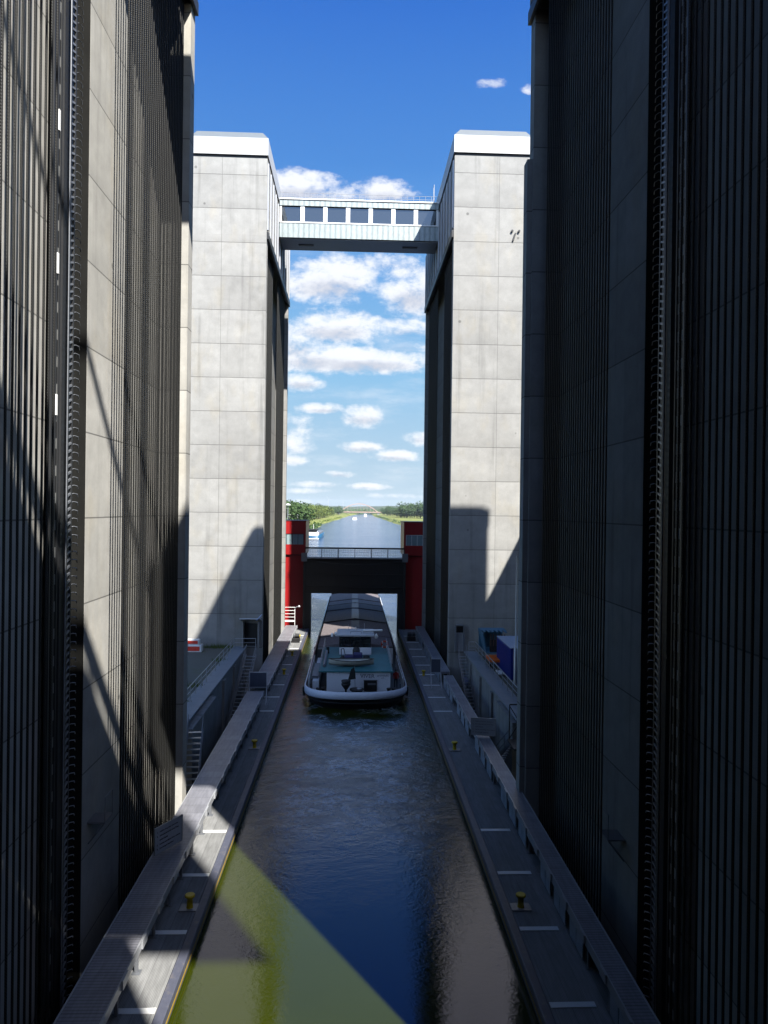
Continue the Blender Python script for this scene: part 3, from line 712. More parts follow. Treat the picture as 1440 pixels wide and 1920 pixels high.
# red and white barrier blocks
t=thing('barrier','red and white plastic barrier standing at the foot of the left far tower','barrier',(-15.8,74.8,3.3))
m=MB(); m.bbox(-17.2,-15.1,74.4,75.3,3.304,4.0,.06); m.build('lower_block',WHITE,t)
m=MB(); m.bbox(-17.0,-15.35,74.5,75.2,4.0,4.5,.05); m.build('upper_block',WHITE,t)
m=MB(); m.box(-16.9,-15.3,74.37,74.397,3.42,3.85); m.box(-16.9,-15.5,74.47,74.497,4.1,4.4); m.build('red_panel',plain('signal_red',(.70,.05,.03),.5),t)
# yard equipment on the right
def corr(m,x0,x1,y0,y1,z0,z1,step=.28):
    m.box(x0,x1,y0,y1,z0,z1)
    x=x0+.15
    while x<x1-.15: m.box(x,x+step*.5,y0-.04,y0-.001,z0+.12,z1-.12); x+=step
    y=y0+.15
    while y<y1-.15: m.box(x0-.04,x0-.001,y,y+step*.5,z0+.12,z1-.12); y+=step
for (x0,x1,y0,y1,z1,l) in ((13.15,15.6,62.5,68.5,6.0,'blue shipping container behind the lamp post, the farther of two'),(13.9,16.3,54.5,60.5,5.9,'blue shipping container at the right, the nearer of two')):
    t=thing('container',l,'container',((x0+x1)/2,y0,3.3),'blue containers in the right yard')
    m=MB(); corr(m,x0,x1,y0,y1,3.35,z1); m.build('body',BLUE,t)
    m=MB(); m.box(x0-.05,x1+.05,y0-.05,y1+.05,z1+.003,z1+.07); m.build('roof',plain('container_roof',(.30,.36,.46),.5),t)
t=thing('skip','light blue waste skip with ribbed open lid in the right yard','skip',(13.0,70.5,3.3))
SK=plain('faded_blue',(.06,.17,.26),.5,dirt=(.12,.10,.08))
m=MB(); m.add([(12.3,69.6,4.35),(12.45,72.3,4.35),(12.0,69.6,6.1),(12.0,72.4,6.1),(12.4,69.6,4.35),(12.55,72.3,4.35),(12.12,69.6,6.1),(12.12,72.4,6.1)],[(0,1,3,2),(4,6,7,5),(0,2,6,4),(2,3,7,6)])
m.box(12.1,14.4,72.3,72.42,4.3,6.1); m.box(12.35,14.2,69.7,72.3,4.2,4.32); m.build('body',SK,t)
m=MB(); m.bar((12.9,69.9,6.16),(12.9,72.4,6.16),.06,.06)
m.box(12.05,14.5,70.8,72.4,6.104,6.2)
for i in range(6): m.box(12.2+i*.4,12.36+i*.4,69.9,70.8,6.11,6.2)
m.build('lid',SK,t)
m=MB(); m.box(12.7,14.1,69.75,69.8,4.33,5.5); m.build('dark_inside',DARK,t)
for i in range(6):
    m=MB(); m.box(12.75+i*.26,12.85+i*.26,69.72,69.748,4.9,6.0); m.build('rib',plain('rust_rib',(.10,.06,.05),.7),t)
t=thing('trailer','orange flat trailer in front of the light blue skip','trailer',(12.9,67.5,3.3))
m=MB(); m.bbox(12.2,14.0,66.9,69.3,3.95,4.15,.03); m.build('bed',ORANGE,t)
for x in (12.3,13.9):
    m=MB(); m.tube((x-.08,67.5,3.62),(x+.08,67.5,3.62),.3,14); m.build('wheel',BLACK,t)
t=thing('pallet','grey pallet stacked with pale tubes beside the orange trailer','pallet',(12.9,64.4,3.3))
m=MB()
for i in range(5): m.box(12.35,13.0,63.8+i*.28,64.0+i*.28,3.42,3.5)
for x in (12.38,12.65,12.9): m.box(x,x+.08,63.8,65.1,3.304,3.418)
m.build('slats',CON2,t)
m=MB()
for i in range(4): m.tube((12.45+i*.14,63.7,3.58),(12.45+i*.14,65.2,3.58),.055,8)
m.build('tubes',WHITE,t)
t=thing('lamp_post','tall thin grey post with a bent top in front of the blue containers','lamp post',(13.35,61.5,3.3))
m=MB(); m.lathe((13.35,61.5,3.3),[(.17,.0),(.16,2.9),(.07,3.0),(.06,10.6)],10); m.build('pole',plain('galvanised',(.36,.38,.40)),t)
m=MB(); m.bar((13.35,61.5,13.85),(14.6,61.5,13.85),.09,.09); m.build('arm',GREYM,t)
m=MB(); m.box(14.2,14.6,61.35,61.65,13.68,13.8); m.build('lamp',GREYM,t)
t=thing('wall_box','small pale blue box fixed on the right retaining wall','box',(11.0,72.2,.9))
m=MB(); m.bbox(10.75,11.14,71.0,73.4,.9,1.15,.03); m.build('body',plain('pale_blue_box',(.22,.24,.38),.5),t)
m=MB(); m.box(10.85,11.13,71.2,73.2,.6,.897); m.build('bracket',DARK,t)
# weeds
def weeds(pts,r,h,label):
    rnd=random.Random(5); m=MB()
    for (x,y,z) in pts:
        for _ in range(60):
            a=rnd.uniform(0,6.28); d_=rnd.uniform(0,r); q=Vector((x+d_*math.cos(a),y+d_*math.sin(a)*.5,z)); hh=h*rnd.uniform(.4,1); w=.04
            e=Vector((rnd.uniform(-1,1),rnd.uniform(-1,1),0))*.2; m.add([q,q+Vector((w,0,0)),q+e+Vector((0,0,hh))],[(0,1,2)])
    o=m.build('weeds',plain('weed_green',(.09,.13,.025),.8),None,pts[0]); o['kind']='stuff'; o['label']=label; o['category']='weeds'
weeds([(-14.2,76.6,3.3),(-12.9,76.6,3.3),(-13.6,76.7,3.3),(-15,76.7,3.3),(-12.6,70,3.3),(-12.7,60,3.3),(-12.6,55,3.3)],.8,.55,'green weeds at the foot of the left far tower and along the railing')
# ---------------------------------------------------------------- barge
bg_=thing('barge','long cargo barge leaving under the raised gate, white rimmed stern towards the camera','barge',(.15,65,0))
CX=.15; HW=4.7; ST=64.9
def outline(w,yst,n=14,yend=146,rnd_=4.4,p=2.5):
    pts=[]
    for i in range(-n,n+1):
        a=i/n*math.pi/2; x=math.copysign(abs(math.sin(a))**(2/p),a)*w; y=yst+rnd_*(1-abs(math.cos(a))**(2/p)); pts.append((CX+x,y))
    return pts+[(CX+w,yend-8),(CX+w*.5,yend-1),(CX-w*.5,yend-1),(CX-w,yend-8)]
def loft(m,rings,cap=False):
    n=len(rings[0]); vs=[q for r_ in rings for q in r_]; fs=[]
    for k in range(len(rings)-1):
        for i in range(n): fs.append((k*n+i,k*n+(i+1)%n,(k+1)*n+(i+1)%n,(k+1)*n+i))
    if cap: fs.append(tuple((len(rings)-1)*n+i for i in range(n)))
    m.add(vs,fs,True)
sheer=lambda y:.25*max(0,(72-y)/7)**1.3
R3=lambda o,z:[(x,y,z+sheer(y)) for x,y in o]
m=MB(); loft(m,[R3(outline(HW-.7,ST+1.3),-1),R3(outline(HW-.3,ST+.5),.2),R3(outline(HW,ST),.78)]); m.build('hull',plain('black_hull',(.012,.012,.014),.4,var=.2),bg_)
m=MB(); loft(m,[R3(outline(HW,ST),.78),R3(outline(HW+.04,ST-.05),.9),R3(outline(HW+.02,ST-.02),1.38),R3(outline(HW-.10,ST+.12),1.42)]); m.build('stern_rim',plain('white_rim',(.80,.81,.84),.35,var=.06),bg_)
m=MB(); loft(m,[R3(outline(HW-.10,ST+.12),1.42),R3(outline(HW-.16,ST+.2),.6)]); m.build('bulwark_inside',MAROON,bg_)
m=MB(); o_=outline(HW-.16,ST+.2); m.prism([q for q in o_],.62,.70); m.build('deck',plain('barge_deck',(.03,.035,.04),.6),bg_)
# aft cabin
WB=plain('cabin_white',(.78,.78,.80),.4,var=.08,dirt=(.6,.6,.62))
m=MB(); m.box(-2.55,3.35,69.2,80.5,.704,2.5); m.prism([(-2.55,69.2),(-1.9,69.2),(-2.55,70.2)],2.5,2.501) ; m.build('aft_cabin_wall',WB,bg_)
m=MB(); m.box(-3.3,3.6,69.1,81.2,2.504,2.62); m.build('aft_roof',TEAL,bg_)
m=MB(); m.box(-3.9,-3.3,70,81,.704,1.5); m.build('side_locker',WB,bg_)
m=MB(); m.box(.9,2.1,69.14,69.197,.75,1.75); dr=m.build('cabin_window',BLACK,bg_)
m=MB(); m.box(.86,2.14,69.10,69.137,1.752,1.82); m.box(1.25,2.0,69.08,69.137,1.35,1.5); m.build('window_trim',GREYM,bg_)
TX=Matrix.Translation((0,69.19,0))@Matrix.Rotation(R(90),4,'X')
DG=plain('name_paint',(.09,.09,.12),.5); LG=plain('name_paint_pale',(.25,.25,.30),.5)
text('VIVER',.52,DG,bg_,Matrix.Translation((.55,69.19,1.98))@Matrix.Rotation(R(90),4,'X'),'ship_name')
text('e',.36,LG,bg_,Matrix.Translation((2.12,69.19,2.08))@Matrix.Rotation(R(90),4,'X'),'ship_name')
text('HAMBURG',.24,LG,bg_,Matrix.Translation((2.30,69.188,2.12))@Matrix.Rotation(R(90),4,'X')@Matrix.Scale(.8,4,(1,0,0)),'home_port')
text('e.K.',.2,LG,bg_,Matrix.Translation((2.5,69.188,1.92))@Matrix.Rotation(R(90),4,'X'),'home_port')
# funnel vent, capstan, flag
m=MB(); m.lathe((-.75,67.6,.7),[(.10,0),(.10,.55),(.42,1.0),(.42,1.15),(.30,1.2)],12); m.lathe((-.75,67.6,1.95),[(.42,0),(.42,.18),(.2,.22)],12); m.build('stern_vent',BLACK,bg_)
m=MB(); m.lathe((.25,67.3,.7),[(.75,.0),(.75,.22),(.5,.3),(.5,.55),(.66,.62),(.66,.72)],18); m.build('capstan',BLACK,bg_)
m=MB(); m.lathe((.45,67.3,1.43),[(.22,0),(.22,.06),(.1,.08)],10); m.build('capstan_cap',LGREY,bg_)
m=MB(); m.tube((.12,68.6,.7),(.0,68.2,3.35),.03); m.build('flag_staff',LGREY,bg_)
m=MB(); 
fl=[];fs_=[]
for i in range(7):
    for j in range(3):
        fl.append((.02-.16*j-.05*i*(j>0)+.10*(i/6)*(2-j)*.6, 68.2+.06*math.sin(i+j*2),3.2-.18*i-.1*j))
for i in range(6):
    for j in range(2): a=i*3+j; fs_.append((a,a+1,a+4,a+3))
m.add(fl,fs_,True); m.add([(x,y+.015,z) for x,y,z in fl],[f[::-1] for f in fs_],True); m.build('furled_flag',plain('dark_flag',(.015,.02,.02),.8),bg_)
for s in (-1,1):
    for y in (67.7,):
        m=MB(); x=CX+s*3.2; 
        for q in (-.22,.22): m.lathe((x+q,y,.7),[(.13,0),(.13,.55),(.19,.6),(.19,.7)],10)
        m.box(x-.45,x+.45,y-.15,y+.15,.702,.78); m.build('mooring_bitts',BLACK,bg_)
# wheelhouse
m=MB(); m.box(-1.55,1.75,77.0,80.2,2.624,3.35); m.build('wheelhouse_wall',WB,bg_)
m=MB(); m.box(-1.48,1.68,77.07,80.1,3.353,4.55); m.build('wheelhouse_window',GLASS,bg_)
m=MB()
for x in (-1.52,-.45,.62,1.66): m.box(x-.04,x+.05,77.0,77.067,3.353,4.55)
for x in (-1.54,1.72): m.box(x-.04,x+.04,80.103,80.2,3.353,4.55)
m.build('window_post',BLACK,bg_)
m=MB(); m.bbox(-1.85,2.05,76.6,80.6,4.553,4.72,.04); m.build('wheelhouse_roof',LGREY,bg_)
m=MB(); m.tube((.9,78.2,4.9),(2.9,77.9,5.0),.11); m.tube((1.9,78.05,4.7),(1.9,78.05,5.0),.06); m.build('radar',WHITE,bg_)
m=MB(); m.lathe((-1.9,77.2,4.5),[(.08,0),(.2,.2),(.2,.36),(.05,.42)],10); m.lathe((-2.3,77.4,4.4),[(.15,0),(.15,.3),(.05,.36)],10); m.lathe((2.25,77,4.3),[(.1,0),(.22,.2),(.05,.5)],10); m.build('searchlight',WHITE,bg_)
m=MB(); m.path([(-.4,77.4,4.73),(-.4,77.4,4.95),(.7,77.4,4.95),(.7,77.4,4.73)],.03); m.build('roof_bar',GREYM,bg_)
# deck clutter aft
m=MB(); m.bbox(-.95,-.1,73.6,74.8,2.624,3.1,.06); m.bbox(-.1,.8,73.8,74.8,2.624,3.3,.06); m.build('engine_box',plain('dark_blue_box',(.03,.03,.10),.5),bg_)
m=MB(); m.lathe((.2,75.3,2.63),[(.36,0),(.38,.75),(.30,1.0),(.1,1.08)],14); m.build('outboard_cover',BLACK,bg_)
m=MB(); m.lathe((1.2,74.0,2.63),[(.3,0),(.34,.25),(.3,.5)],12); m.lathe((-1.15,73.9,2.63),[(.12,0),(.3,.25),(.12,.5)],12); m.build('hose_reel',DARK,bg_)
m=MB(); m.path([(-1.3,74.3,2.63),(-1.3,74.3,3.7),(-1.05,74.0,3.8),(-.9,73.7,3.2)],.04); m.build('davit',DARK,bg_)
for s,xx in ((-1,-3.15),(1,3.45)):
    m=MB()
    for z in (.55,1.0): m.tube((xx,69.4,2.62+z),(xx,81,2.62+z),.025,5)
    for i in range(8): y=69.4+i*1.65; m.tube((xx,y,2.62),(xx,y,3.62),.022,5)
    m.build('side_railing',LGREY,bg_)
m=MB(); m.box(-4.0,-3.4,71.0,77.0,1.5,1.75); m.tube((-2.85,70.8,2.75),(-2.85,77,2.95),.16,10); m.build('gangway',GREYM,bg_)
for bb in ((-3.7,-3.2,75.2,76.2,2.64,3.5),(-2.9,-2.6,77.5,78.2,2.63,3.3)):
    m=MB(); m.bbox(*bb,.03); m.build('locker',DARK,bg_)
m=MB()
for s in (-1,1): 
    for i in range(7): y=68.6+i*1.9; m.tube((CX+s*4.35,y,.7),(CX+s*4.35,y,2.0),.03,5)
    m.tube((CX+s*4.35,68.6,2.0),(CX+s*4.35,80,2.0),.03,5)
m.build('deck_railing',WHITE,bg_)
# cargo hold with ridged hatch covers
m=MB(); m.box(CX-4.1,CX+4.1,81.8,138,.704,2.35); m.build('coaming',WHITE,bg_)
m=MB()
for i in range(26): m.box(CX-4.0+i*.31,CX-3.97+i*.31,81.76,81.797,.8,2.3)
m.build('coaming_ribs',LGREY,bg_)
HATCH=ribbed('hatch_cover_sheet',(.16,.137,.14),.55,1,rough=.85,metal=.0,var=.14)
HATCHC=ribbed('hatch_ridge_sheet',(.08,.08,.095),.8,1,rough=.5,metal=.1,var=.14)
y=82.0; k=0
while y<136:
    y2=min(y+5.6,138); up_=.10 if k%2 else 0
    m=MB(); w=4.12
    prof=[(-w,2.36),(-w,2.52),(-.55,3.0),(.55,3.0),(w,2.52),(w,2.36)]
    vs=[(CX+x,yy,z+up_) for yy in (y+.03,y2-.03) for x,z in prof]
    m.add(vs,[(0,1,2,3,4,5),(11,10,9,8,7,6)]+[(i,6+i,7+i,i+1) for i in range(5)]+[(5,11,6,0)]); h_=m.build('hatch_cover',HATCH,bg_)
    m=MB(); m.box(CX-.5,CX+.5,y+.05,y2-.05,3.004+up_,3.03+up_); m.build('ridge_strip',HATCHC,h_)
    if k%3==2:
        m=MB(); m.bar((CX-w,y2,2.62),(CX,y2,3.16),.2,.12); m.bar((CX,y2,3.16),(CX+w,y2,2.62),.2,.12); m.build('seam_beam',DARK,h_)
    y=y2; k+=1
m=MB()
for i in range(28):
    y=83+i*2
    for s in (-1,1): m.tube((CX+s*4.45,y,.7),(CX+s*4.45,y,1.9),.025,4)
for s in (-1,1): m.tube((CX+s*4.45,83,1.9),(CX+s*4.45,137,1.9),.025,4)
m.build('hold_railing',DARK,bg_)
m=MB()
for k_ in range(4):
    torus(m,(-1.9,66.95,.78+.07*k_),.42-.05*k_,.04,n=18,k=6) if False else m.lathe((-1.9,66.95,.70+.07*k_),[(.44-.06*k_,0),(.46-.06*k_,.035),(.44-.06*k_,.07)],16)
m.build('rope_coil',plain('hemp_rope',(.32,.27,.18),.9),bg_)
for s in (-1,1):
    for y_ in (70,76,82,90):
        m=MB(); m.tube((CX+s*4.82,y_,.15),(CX+s*4.82,y_,1.0),.14,10); m.build('fender',BLACK,bg_)
m=MB(); m.tube((CX,78.6,4.72),(CX,78.6,5.25),.04); m.tube((CX-.8,79.5,4.72),(CX-.8,79.5,5.4),.015); m.tube((CX+.9,79.8,4.72),(CX+.9,79.8,5.45),.015); m.build('aerial',WHITE,bg_)
# things on the barge
t=thing('dinghy','small grey rowing boat lying across the teal roof at the barge stern','dinghy',(-.3,71.3,2.65))
m=MB(); L=2.15; rings=[]
for k in range(13):
    q=-1+2*k/12; w=.62*(1-abs(q)**2.6)+.02; zb=.05+.22*abs(q)**2.5; zt=.55+.16*abs(q)**2
    x=-.3+q*L
    rings.append([(x,71.3+a*w,2.65+z) for a,z in ((-1,zt),(-.92,zt*.55),(-.45,zb),(0,zb*.6),(.45,zb),(.92,zt*.55),(1,zt))])
vs=[q for r_ in rings for q in r_]; fs=[(k*7+i,k*7+i+1,(k+1)*7+i+1,(k+1)*7+i) for k in range(12) for i in range(6)]
m.add(vs,fs,True); m.add([(x,y,z+.04) for x,y,z in vs],[f[::-1] for f in fs],True); m.build('hull',plain('dinghy_grey',(.50,.50,.44),.5,var=.15),t)
m=MB()
for i in (0,6):
    for k in range(12): a=rings[k][i]; bq=rings[k+1][i]; m.bar(a,bq,.05,.06)
m.build('gunwale',DARK,t)
for q in (-.9,.1,1.0):
    m=MB(); m.box(-.3+q-.12,-.3+q+.12,70.78,71.82,3.02,3.06); m.build('thwart',plain('dinghy_grey',(.3,.3,.27)),t)
t=thing('lifebuoy','orange red lifebuoy on the right rail of the barge roof','lifebuoy',(3.35,79.6,3.3))
def torus(m,c,Rr,r,ax='Y',n=20,k=8,seg=None):
    vs=[];fs=[]
    for i in range(n):
        a=2*math.pi*i/n
        for j in range(k):
            b2=2*math.pi*j/k; rr=Rr+r*math.cos(b2); vs.append((c[0]+rr*math.cos(a),c[1]+r*math.sin(b2),c[2]+rr*math.sin(a)))
    for i in range(n):
        if seg and (i//seg[0])%2!=seg[1]: continue
        for j in range(k): fs.append((i*k+j,((i+1)%n)*k+j,((i+1)%n)*k+(j+1)%k,i*k+(j+1)%k))
    m.add(vs,fs,True)
m=MB(); torus(m,(3.2,78.9,3.35),.32,.10); m.build('ring',plain('buoy_orange',(.62,.06,.02),.5),t)
m=MB(); 
for a in (45,135,225,315): m.box(3.2+.32*math.cos(R(a))-.06,3.2+.32*math.cos(R(a))+.06,78.78,79.02,3.35+.32*math.sin(R(a))-.12,3.35+.32*math.sin(R(a))+.12)
m.build('band',WHITE,t)
# crew member at the right rail, only head and red jacket show above the rail
pe=thing('person','person in a red jacket and dark cap standing at the right rail of the barge','person',(3.95,70.6,.7))
me=bpy.data.meshes.new('body'); P0=Vector((3.95,70.6,.7))
V=[(0,0,.92),(0,0,1.15),(0,.02,1.40),(0,.0,1.52),(0,-.03,1.66),(-.20,.02,1.40),(-.27,.0,1.12),(-.22,-.18,.95),(.20,.02,1.40),(.27,0,1.12),(.22,-.18,.95),(-.10,0,.88),(-.11,.0,.48),(-.11,.03,.06),(-.11,-.12,.02),(.10,0,.88),(.11,.0,.48),(.11,.03,.06),(.11,-.12,.02)]
Ed=[(0,1),(1,2),(2,3),(3,4),(2,5),(5,6),(6,7),(2,8),(8,9),(9,10),(0,11),(11,12),(12,13),(13,14),(0,15),(15,16),(16,17),(17,18)]
Rad=[.14,.15,.15,.06,.105,.075,.055,.04,.075,.055,.04,.10,.07,.05,.04,.10,.07,.05,.04]
me.from_pydata([(a,b2,c2) for a,b2,c2 in V],Ed,[]); bo=bpy.data.objects.new('body',me); COL.objects.link(bo); bo.parent=pe
bo.modifiers.new('skin','SKIN'); 
sv=me.skin_vertices[0].data
for i,r_ in enumerate(Rad): sv[i].radius=(r_,r_*.85)
sv[0].use_root=True
bo.modifiers.new('sub','SUBSURF').levels=2; bo.modifiers['sub'].render_levels=2
mp,g,b=newmat('red_jacket_dark_trousers'); o3=g.n('ShaderNodeTexCoord').outputs['Object']; _,_,oz=g.xyz(o3)
c=g.mix(g.m('GREATER_THAN',oz,.92),(.02,.022,.04),(.36,.025,.02)); c=g.mix(g.m('GREATER_THAN',oz,1.53),c,(.42,.26,.19)); g.put(b.inputs['Base Color'],c); b.inputs['Roughness'].default_value=.8
me.materials.append(mp)
m=MB(); m.lathe((3.95,70.57,2.40),[(.118,-.04),(.125,.02),(.10,.09),(.03,.12)],12); m.box(3.87,4.03,70.36,70.5,2.37,2.39); m.build('cap',BLACK,pe)
# ---------------------------------------------------------------- beyond: moored ship, boats, bridge, trees, lamps, turbines
def vessel(name,label,x,y,L,w,hullc,scale=1):
    t=thing(name,label,'boat',(x,y,0))
    def ring(k,z,ys): return [(x+a*k*w/2,y+b2+ys,z) for a,b2 in ((-1,.5),(-.6,0),(.6,0),(1,.5),(1,L*.85),(.0,L),(-1,L*.85))]
    m=MB(); loft(m,[ring(.9,-.3,.3),ring(1,1.3*scale,0)],True); m.build('hull',hullc,t)
    return t
t=vessel('moored_ship','blue and white cargo ship moored along the left bank beyond the gate',-23.6,428,78,8.4,plain('ship_blue',(.015,.075,.15),.4),1.75)
m=MB(); m.box(-26.8,-20.4,431,441,2.28,3.7); m.build('cabin',WHITE,t)
m=MB(); m.box(-26.2,-21,432,438,3.4,5.6); wh=m.build('wheelhouse',WHITE,t)
m=MB(); m.box(-26.0,-21.2,431.9,431.99,4.2,5.3); m.build('window',BLACK,wh)
m=MB(); m.box(-26.6,-20.6,431,439,5.604,5.9); m.build('wheelhouse_roof',DARK,t)
m=MB(); m.box(-26.8,-20.4,443,500,2.28,3.3); m.build('hold',GREYM,t)
m=MB(); m.tube((-23.6,439.5,5.6),(-23.6,439.5,9.5),.12); m.tube((-26,430,3.4),(-26,430,6),.08); m.build('mast',WHITE,t)
m=MB(); m.box(-27.4,-19.9,427.9,428.3,.25,.7); m.build('stern_band',WHITE,t)
t=vessel('motor_yacht','small white motor boat in the middle of the canal coming this way',1.7,1290,12,8.4,WHITE,.9)
m=MB(); m.box(-1.6,5.0,1292,1299,1.1,3.9); m.build('cabin',WHITE,t); m=MB(); m.box(-1.4,4.8,1291.8,1291.99,2.5,3.3); m.build('window',BLACK,t)
t=vessel('tour_boat','long white tour boat far down the canal near the arch bridge, right side',30,1900,42,8,WHITE)
m=MB(); m.box(26.8,33.2,1903,1935,1.3,4.2); m.build('cabin',WHITE,t)
t=vessel('tour_boat','second white boat just under the far arch bridge',33,2120,30,8,WHITE)
m=MB(); m.box(30,36,2123,2145,1.3,5.0); m.build('cabin',WHITE,t)
t=thing('arch_bridge','brownish red arch bridge crossing the canal in the far distance','bridge',(14,2000,0))
BR=plain('bridge_paint',(.36,.24,.20),.6,var=.1,ns=.1)
for yy in (1996,2010):
    m=MB(); pts=[]
    for i in range(25):
        q=-1+2*i/24; pts.append((14+q*52,yy,9.5+23*(1-q*q)))
    for a,bq in zip(pts,pts[1:]): m.bar(a,bq,1.4,1.6)
    ar=m.build('arch',BR,t)
    m=MB()
    for i in range(3,22,2): a=pts[i]; m.bar((a[0],yy,11),(a[0],yy,a[2]),.25,.25)
    m.build('hangers',BR,t)
m=MB(); m.box(-75,100,1995,2011,9.2,11.6); m.build('deck',BR,t)
for x in (-39,66): 
    m=MB(); m.box(x-3,x+3,1997,2009,0,9.19); m.build('pier',CON2,t)
for x,y,h in ((-235,7000,108),(-100,7100,100),(-420,7050,98)):
    t=thing('wind_turbine','pale wind turbine on the horizon above the left woods','wind turbine',(x,y,10),'wind turbines on the horizon')
    m=MB(); m.tube((x,y,10),(x,y,h),2.0,8,1.2); m.build('tower',LGREY,t)
    for k in range(3):
        a=R(90+120*k+17*(x%3)); m=MB(); m.bar((x,y-3,h),(x+36*math.cos(a),y-3,h+36*math.sin(a)),1.6,.8); m.build('blade',LGREY,t)
lab=['street lamp with a white head by the left far tower, the nearest and highest','small street lamp left of the moored ship, leftmost of the lower three','small street lamp left of the moored ship, middle of the lower three','small street lamp left of the moored ship, rightmost of the lower three']
for (x,y,h),l in zip(((-26.5,300,19.2),(-33.5,390,14.6),(-29.5,392,14.4),(-27.2,396,14.8)),lab):
    t=thing('street_lamp',l,'street lamp',(x,y,3.4),'lamps on the left quay')
    m=MB(); m.tube((x,y,1),(x,y,h),.10,6); m.build('pole',LGREY,t)
    m=MB(); k=1.1 if h>17 else .7; m.lathe((x,y,h-.2),[(k,0),(k*.9,.15),(.15,k*.6)],10); m.build('lamp_head',WHITE,t)
# quay by the moored ship
m=MB(); m.box(-31.4,-28.3,300,560,-1,1.9); tag(m.build('quay_wall',CON2,None,(0,0,0)),'low grey quay wall beside the moored ship','quay wall')
def leafmat(name,a,bq):
    m,g,b=newmat(name); p=g.pos(); n=g.noise(p,.35,3,.6); n2=g.noise(p,2.2,2)
    c=g.mix(g.ss(n,.35,.65,0,1),a,bq); c=g.mix(g.m('MULTIPLY',n2,.5),c,tuple(q*1.5 for q in bq))
    g.put(b.inputs['Base Color'],c); b.inputs['Roughness'].default_value=.75; b.inputs['Specular IOR Level'].default_value=.2; return m
LD=leafmat('leaf_dark',(.022,.045,.014),(.04,.07,.02)); LM=leafmat('leaf_mid',(.055,.085,.02),(.11,.14,.03)); LB_=leafmat('leaf_blue',(.03,.06,.025),(.055,.09,.035))
BARK=plain('bark',(.06,.045,.035),.9,obj=True)
def crown(seed,h,w,mat,nm=900,tall=False):
    rnd=random.Random(seed); m=MB()
    lobes=[(rnd.uniform(-.5,.5)*w,rnd.uniform(-.5,.5)*w,h*(.42+.5*rnd.random()) if i else h*.62, w*rnd.uniform(.28,.55)*(1.15 if i==0 else 1)) for i in range(8)]
    per=nm//8
    for cx,cy,cz,r in lobes:
        for _ in range(per):
            v=Vector((rnd.gauss(0,1),rnd.gauss(0,1),rnd.gauss(0,1))).normalized()*(r*rnd.uniform(.62,1.05)); v.z*=.85
            c=Vector((cx,cy,cz))+v
            if c.z<h*.1: continue
            n=(v.normalized()+Vector((rnd.uniform(-.7,.7),rnd.uniform(-.7,.7),rnd.uniform(-.3,.9)))).normalized()
            e=n.orthogonal().normalized(); f=n.cross(e); s_=rnd.uniform(.35,.85)*w*.09; a=rnd.uniform(0,3)
            e2=e*math.cos(a)+f*math.sin(a); f2=n.cross(e2)
            m.add([c-e2*s_,c-f2*s_*.7,c+e2*s_,c+f2*s_*.8],[(0,1,2,3)])
    return m
VAR=[]
def mk(seed,h,w,mat):
    t=bpy.data.objects.new('tree',None)
    cr=crown(seed,h,w,mat); me=bpy.data.meshes.new('crown'); me.from_pydata(cr.v,[],cr.f); me.materials.append(mat)
    m=MB(); m.tube((0,0,0),(0,0,h*.35),.03*h,7,.02*h); 
    for k in range(4):
        a=k*1.6+seed; m.tube((0,0,h*.3),(w*.28*math.cos(a),w*.28*math.sin(a),h*.62),.017*h,5,.006*h)
    tm=bpy.data.meshes.new('trunk'); tm.from_pydata(m.v,[],m.f); tm.materials.append(BARK)
    return (me,tm)
PD=[mk(i,18,13,LD) for i in range(4)]; PM=[mk(10+i,16,13,LM) for i in range(4)]; PB=[mk(20+i,17,14,LB_) for i in range(4)]
rt_=random.Random(11)
def plant(pool,x,y,z,sc,label,group):
    me,tm=rt_.choice(pool); t=thing('tree',label,'tree',(x,y,z),group); t.rotation_euler.z=rt_.uniform(0,6.28); t.scale=(sc*rt_.uniform(.9,1.15),sc*rt_.uniform(.9,1.15),sc*rt_.uniform(.85,1.15))
    for n_,q in (('crown',me),('trunk',tm)):
        o=bpy.data.objects.new(n_,q); COL.objects.link(o); o.parent=t
for i in range(14):
    plant(PD,-44+ (i%5)*3.6-rt_.uniform(0,2), 395+ (i//5)*26+rt_.uniform(-5,5),3,.86,'dark green tree in the group behind the left red gate house','dark trees behind the left red gate house')
for i in range(30):
    y=640+i*24; plant(PM,-60-rt_.uniform(-4,8)+ (y-640)*.022, y,3.2,1.0 if i!=12 else 1.35,'yellow green tree in the row along the left canal bank','trees along the left canal bank')
for i in range(16):
    y=1350+i*45; plant(PB,-62+ (y-1350)*.045-rt_.uniform(0,10), y,3.5,1.1,'small distant tree of the left wood near the arch bridge','distant trees left of the arch bridge')
for i in range(30):
    a=i%15; plant(PB,84+a*5.2+rt_.uniform(-2,2)+(i//15)*3,1330-a*7+(i//15)*30,3.8,1.3,'dark green tree in the wood above the right meadow','trees above the right meadow')
for i in range(20):
    plant(PB,78+rt_.uniform(-3,16)+i*.6,1950-i*28,3.8,1.05,'distant tree of the right wood between meadow and arch bridge','distant trees right of the arch bridge')
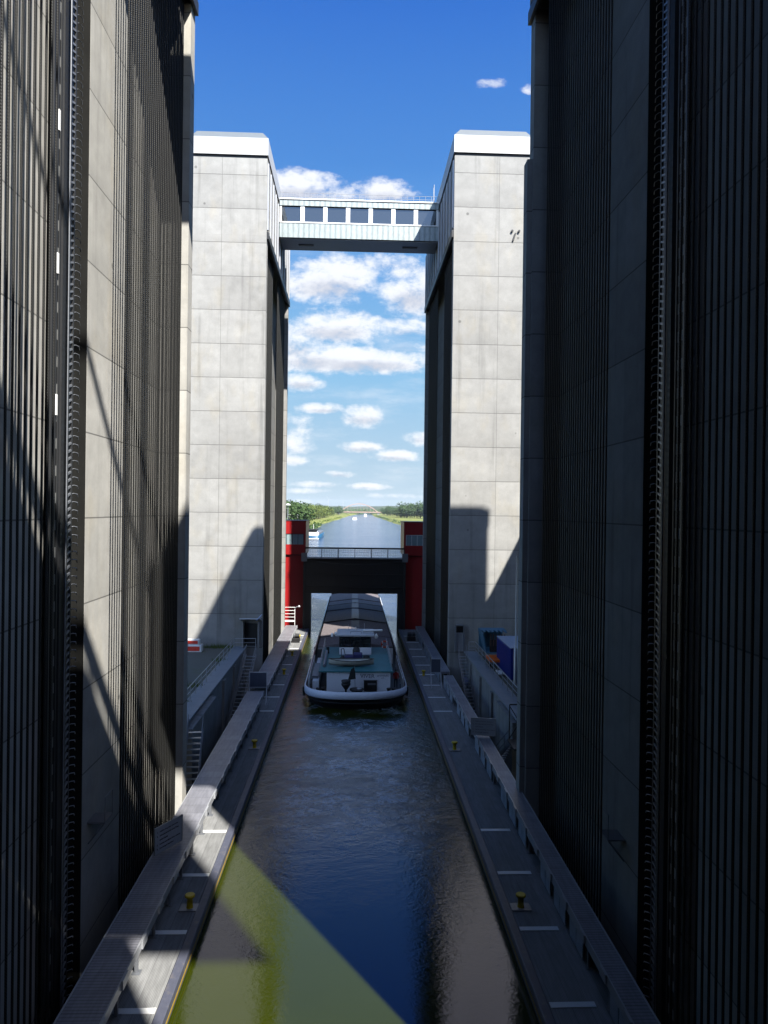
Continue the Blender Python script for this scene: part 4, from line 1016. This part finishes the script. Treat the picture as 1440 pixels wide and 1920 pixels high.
# bushes and reeds on both banks: one uncountable mass each
def scrub(name,pts,mat,label,smin,smax):
    rnd=random.Random(9); m=MB()
    for (x,y,z) in pts:
        r=rnd.uniform(smin,smax)
        for _ in range(26):
            v=Vector((rnd.gauss(0,1),rnd.gauss(0,1),abs(rnd.gauss(0,.8)))).normalized()*r*rnd.uniform(.5,1); c=Vector((x,y,z))+v
            e=Vector((rnd.uniform(-1,1),rnd.uniform(-1,1),rnd.uniform(-1,1))).normalized(); f=e.orthogonal().normalized(); s_=r*.35
            m.add([c-e*s_,c-f*s_,c+e*s_,c+f*s_],[(0,1,2,3)])
    o=m.build(name,mat,None,(0,0,0)); o['kind']='stuff'; o['label']=label; o['category']='shrubs'
rb=random.Random(4)
def edgex(E,y):
    for (x0,y0),(x1,y1) in zip(E,E[1:]):
        if y0<=y<=y1: return x0+(x1-x0)*(y-y0)/(y1-y0)
    return E[-1][0]
scrub('bank_scrub_left',[(edgex(LB,y)-rb.uniform(2,15),y,rb.uniform(.3,2.5)) for y in [rb.uniform(450,1500) for _ in range(260)]],LM,'bushes and reeds along the left canal bank',.6,1.8)
scrub('bank_scrub_right',[(edgex(RB,y)+rb.uniform(1.5,12),y,rb.uniform(.3,2.5)) for y in [rb.uniform(600,1900) for _ in range(260)]],LB_,'bushes and reeds along the right canal bank',.6,1.8)
scrub('quay_scrub',[(-31-rb.uniform(0,5),y,2.2) for y in [rb.uniform(500,720) for _ in range(60)]],LD,'dark bushes on the left bank behind the moored ship',1.0,2.4)
scrub('far_woods',[(rb.uniform(-260,330)*1.3,rb.uniform(2600,3600),rb.uniform(3,7)) for _ in range(900)],LB_,'far off wood beyond the arch bridge',7,12)

# ---------------------------------------------------------------- air between the camera and the horizon
mz=bpy.data.materials.new('thin_haze'); mz.use_nodes=True; nt=mz.node_tree; nt.nodes.clear()
ou=nt.nodes.new('ShaderNodeOutputMaterial'); pv=nt.nodes.new('ShaderNodeVolumePrincipled')
pv.inputs['Color'].default_value=(.80,.88,1,1); pv.inputs['Density'].default_value=.00004; pv.inputs['Anisotropy'].default_value=.0
nt.links.new(pv.outputs[0],ou.inputs['Volume'])
m=MB(); m.box(-7000,7000,-900,9500,-10,130); hz=m.build('haze',mz,None,(0,0,0)); hz['kind']='stuff'
S.cycles.volume_bounces=0
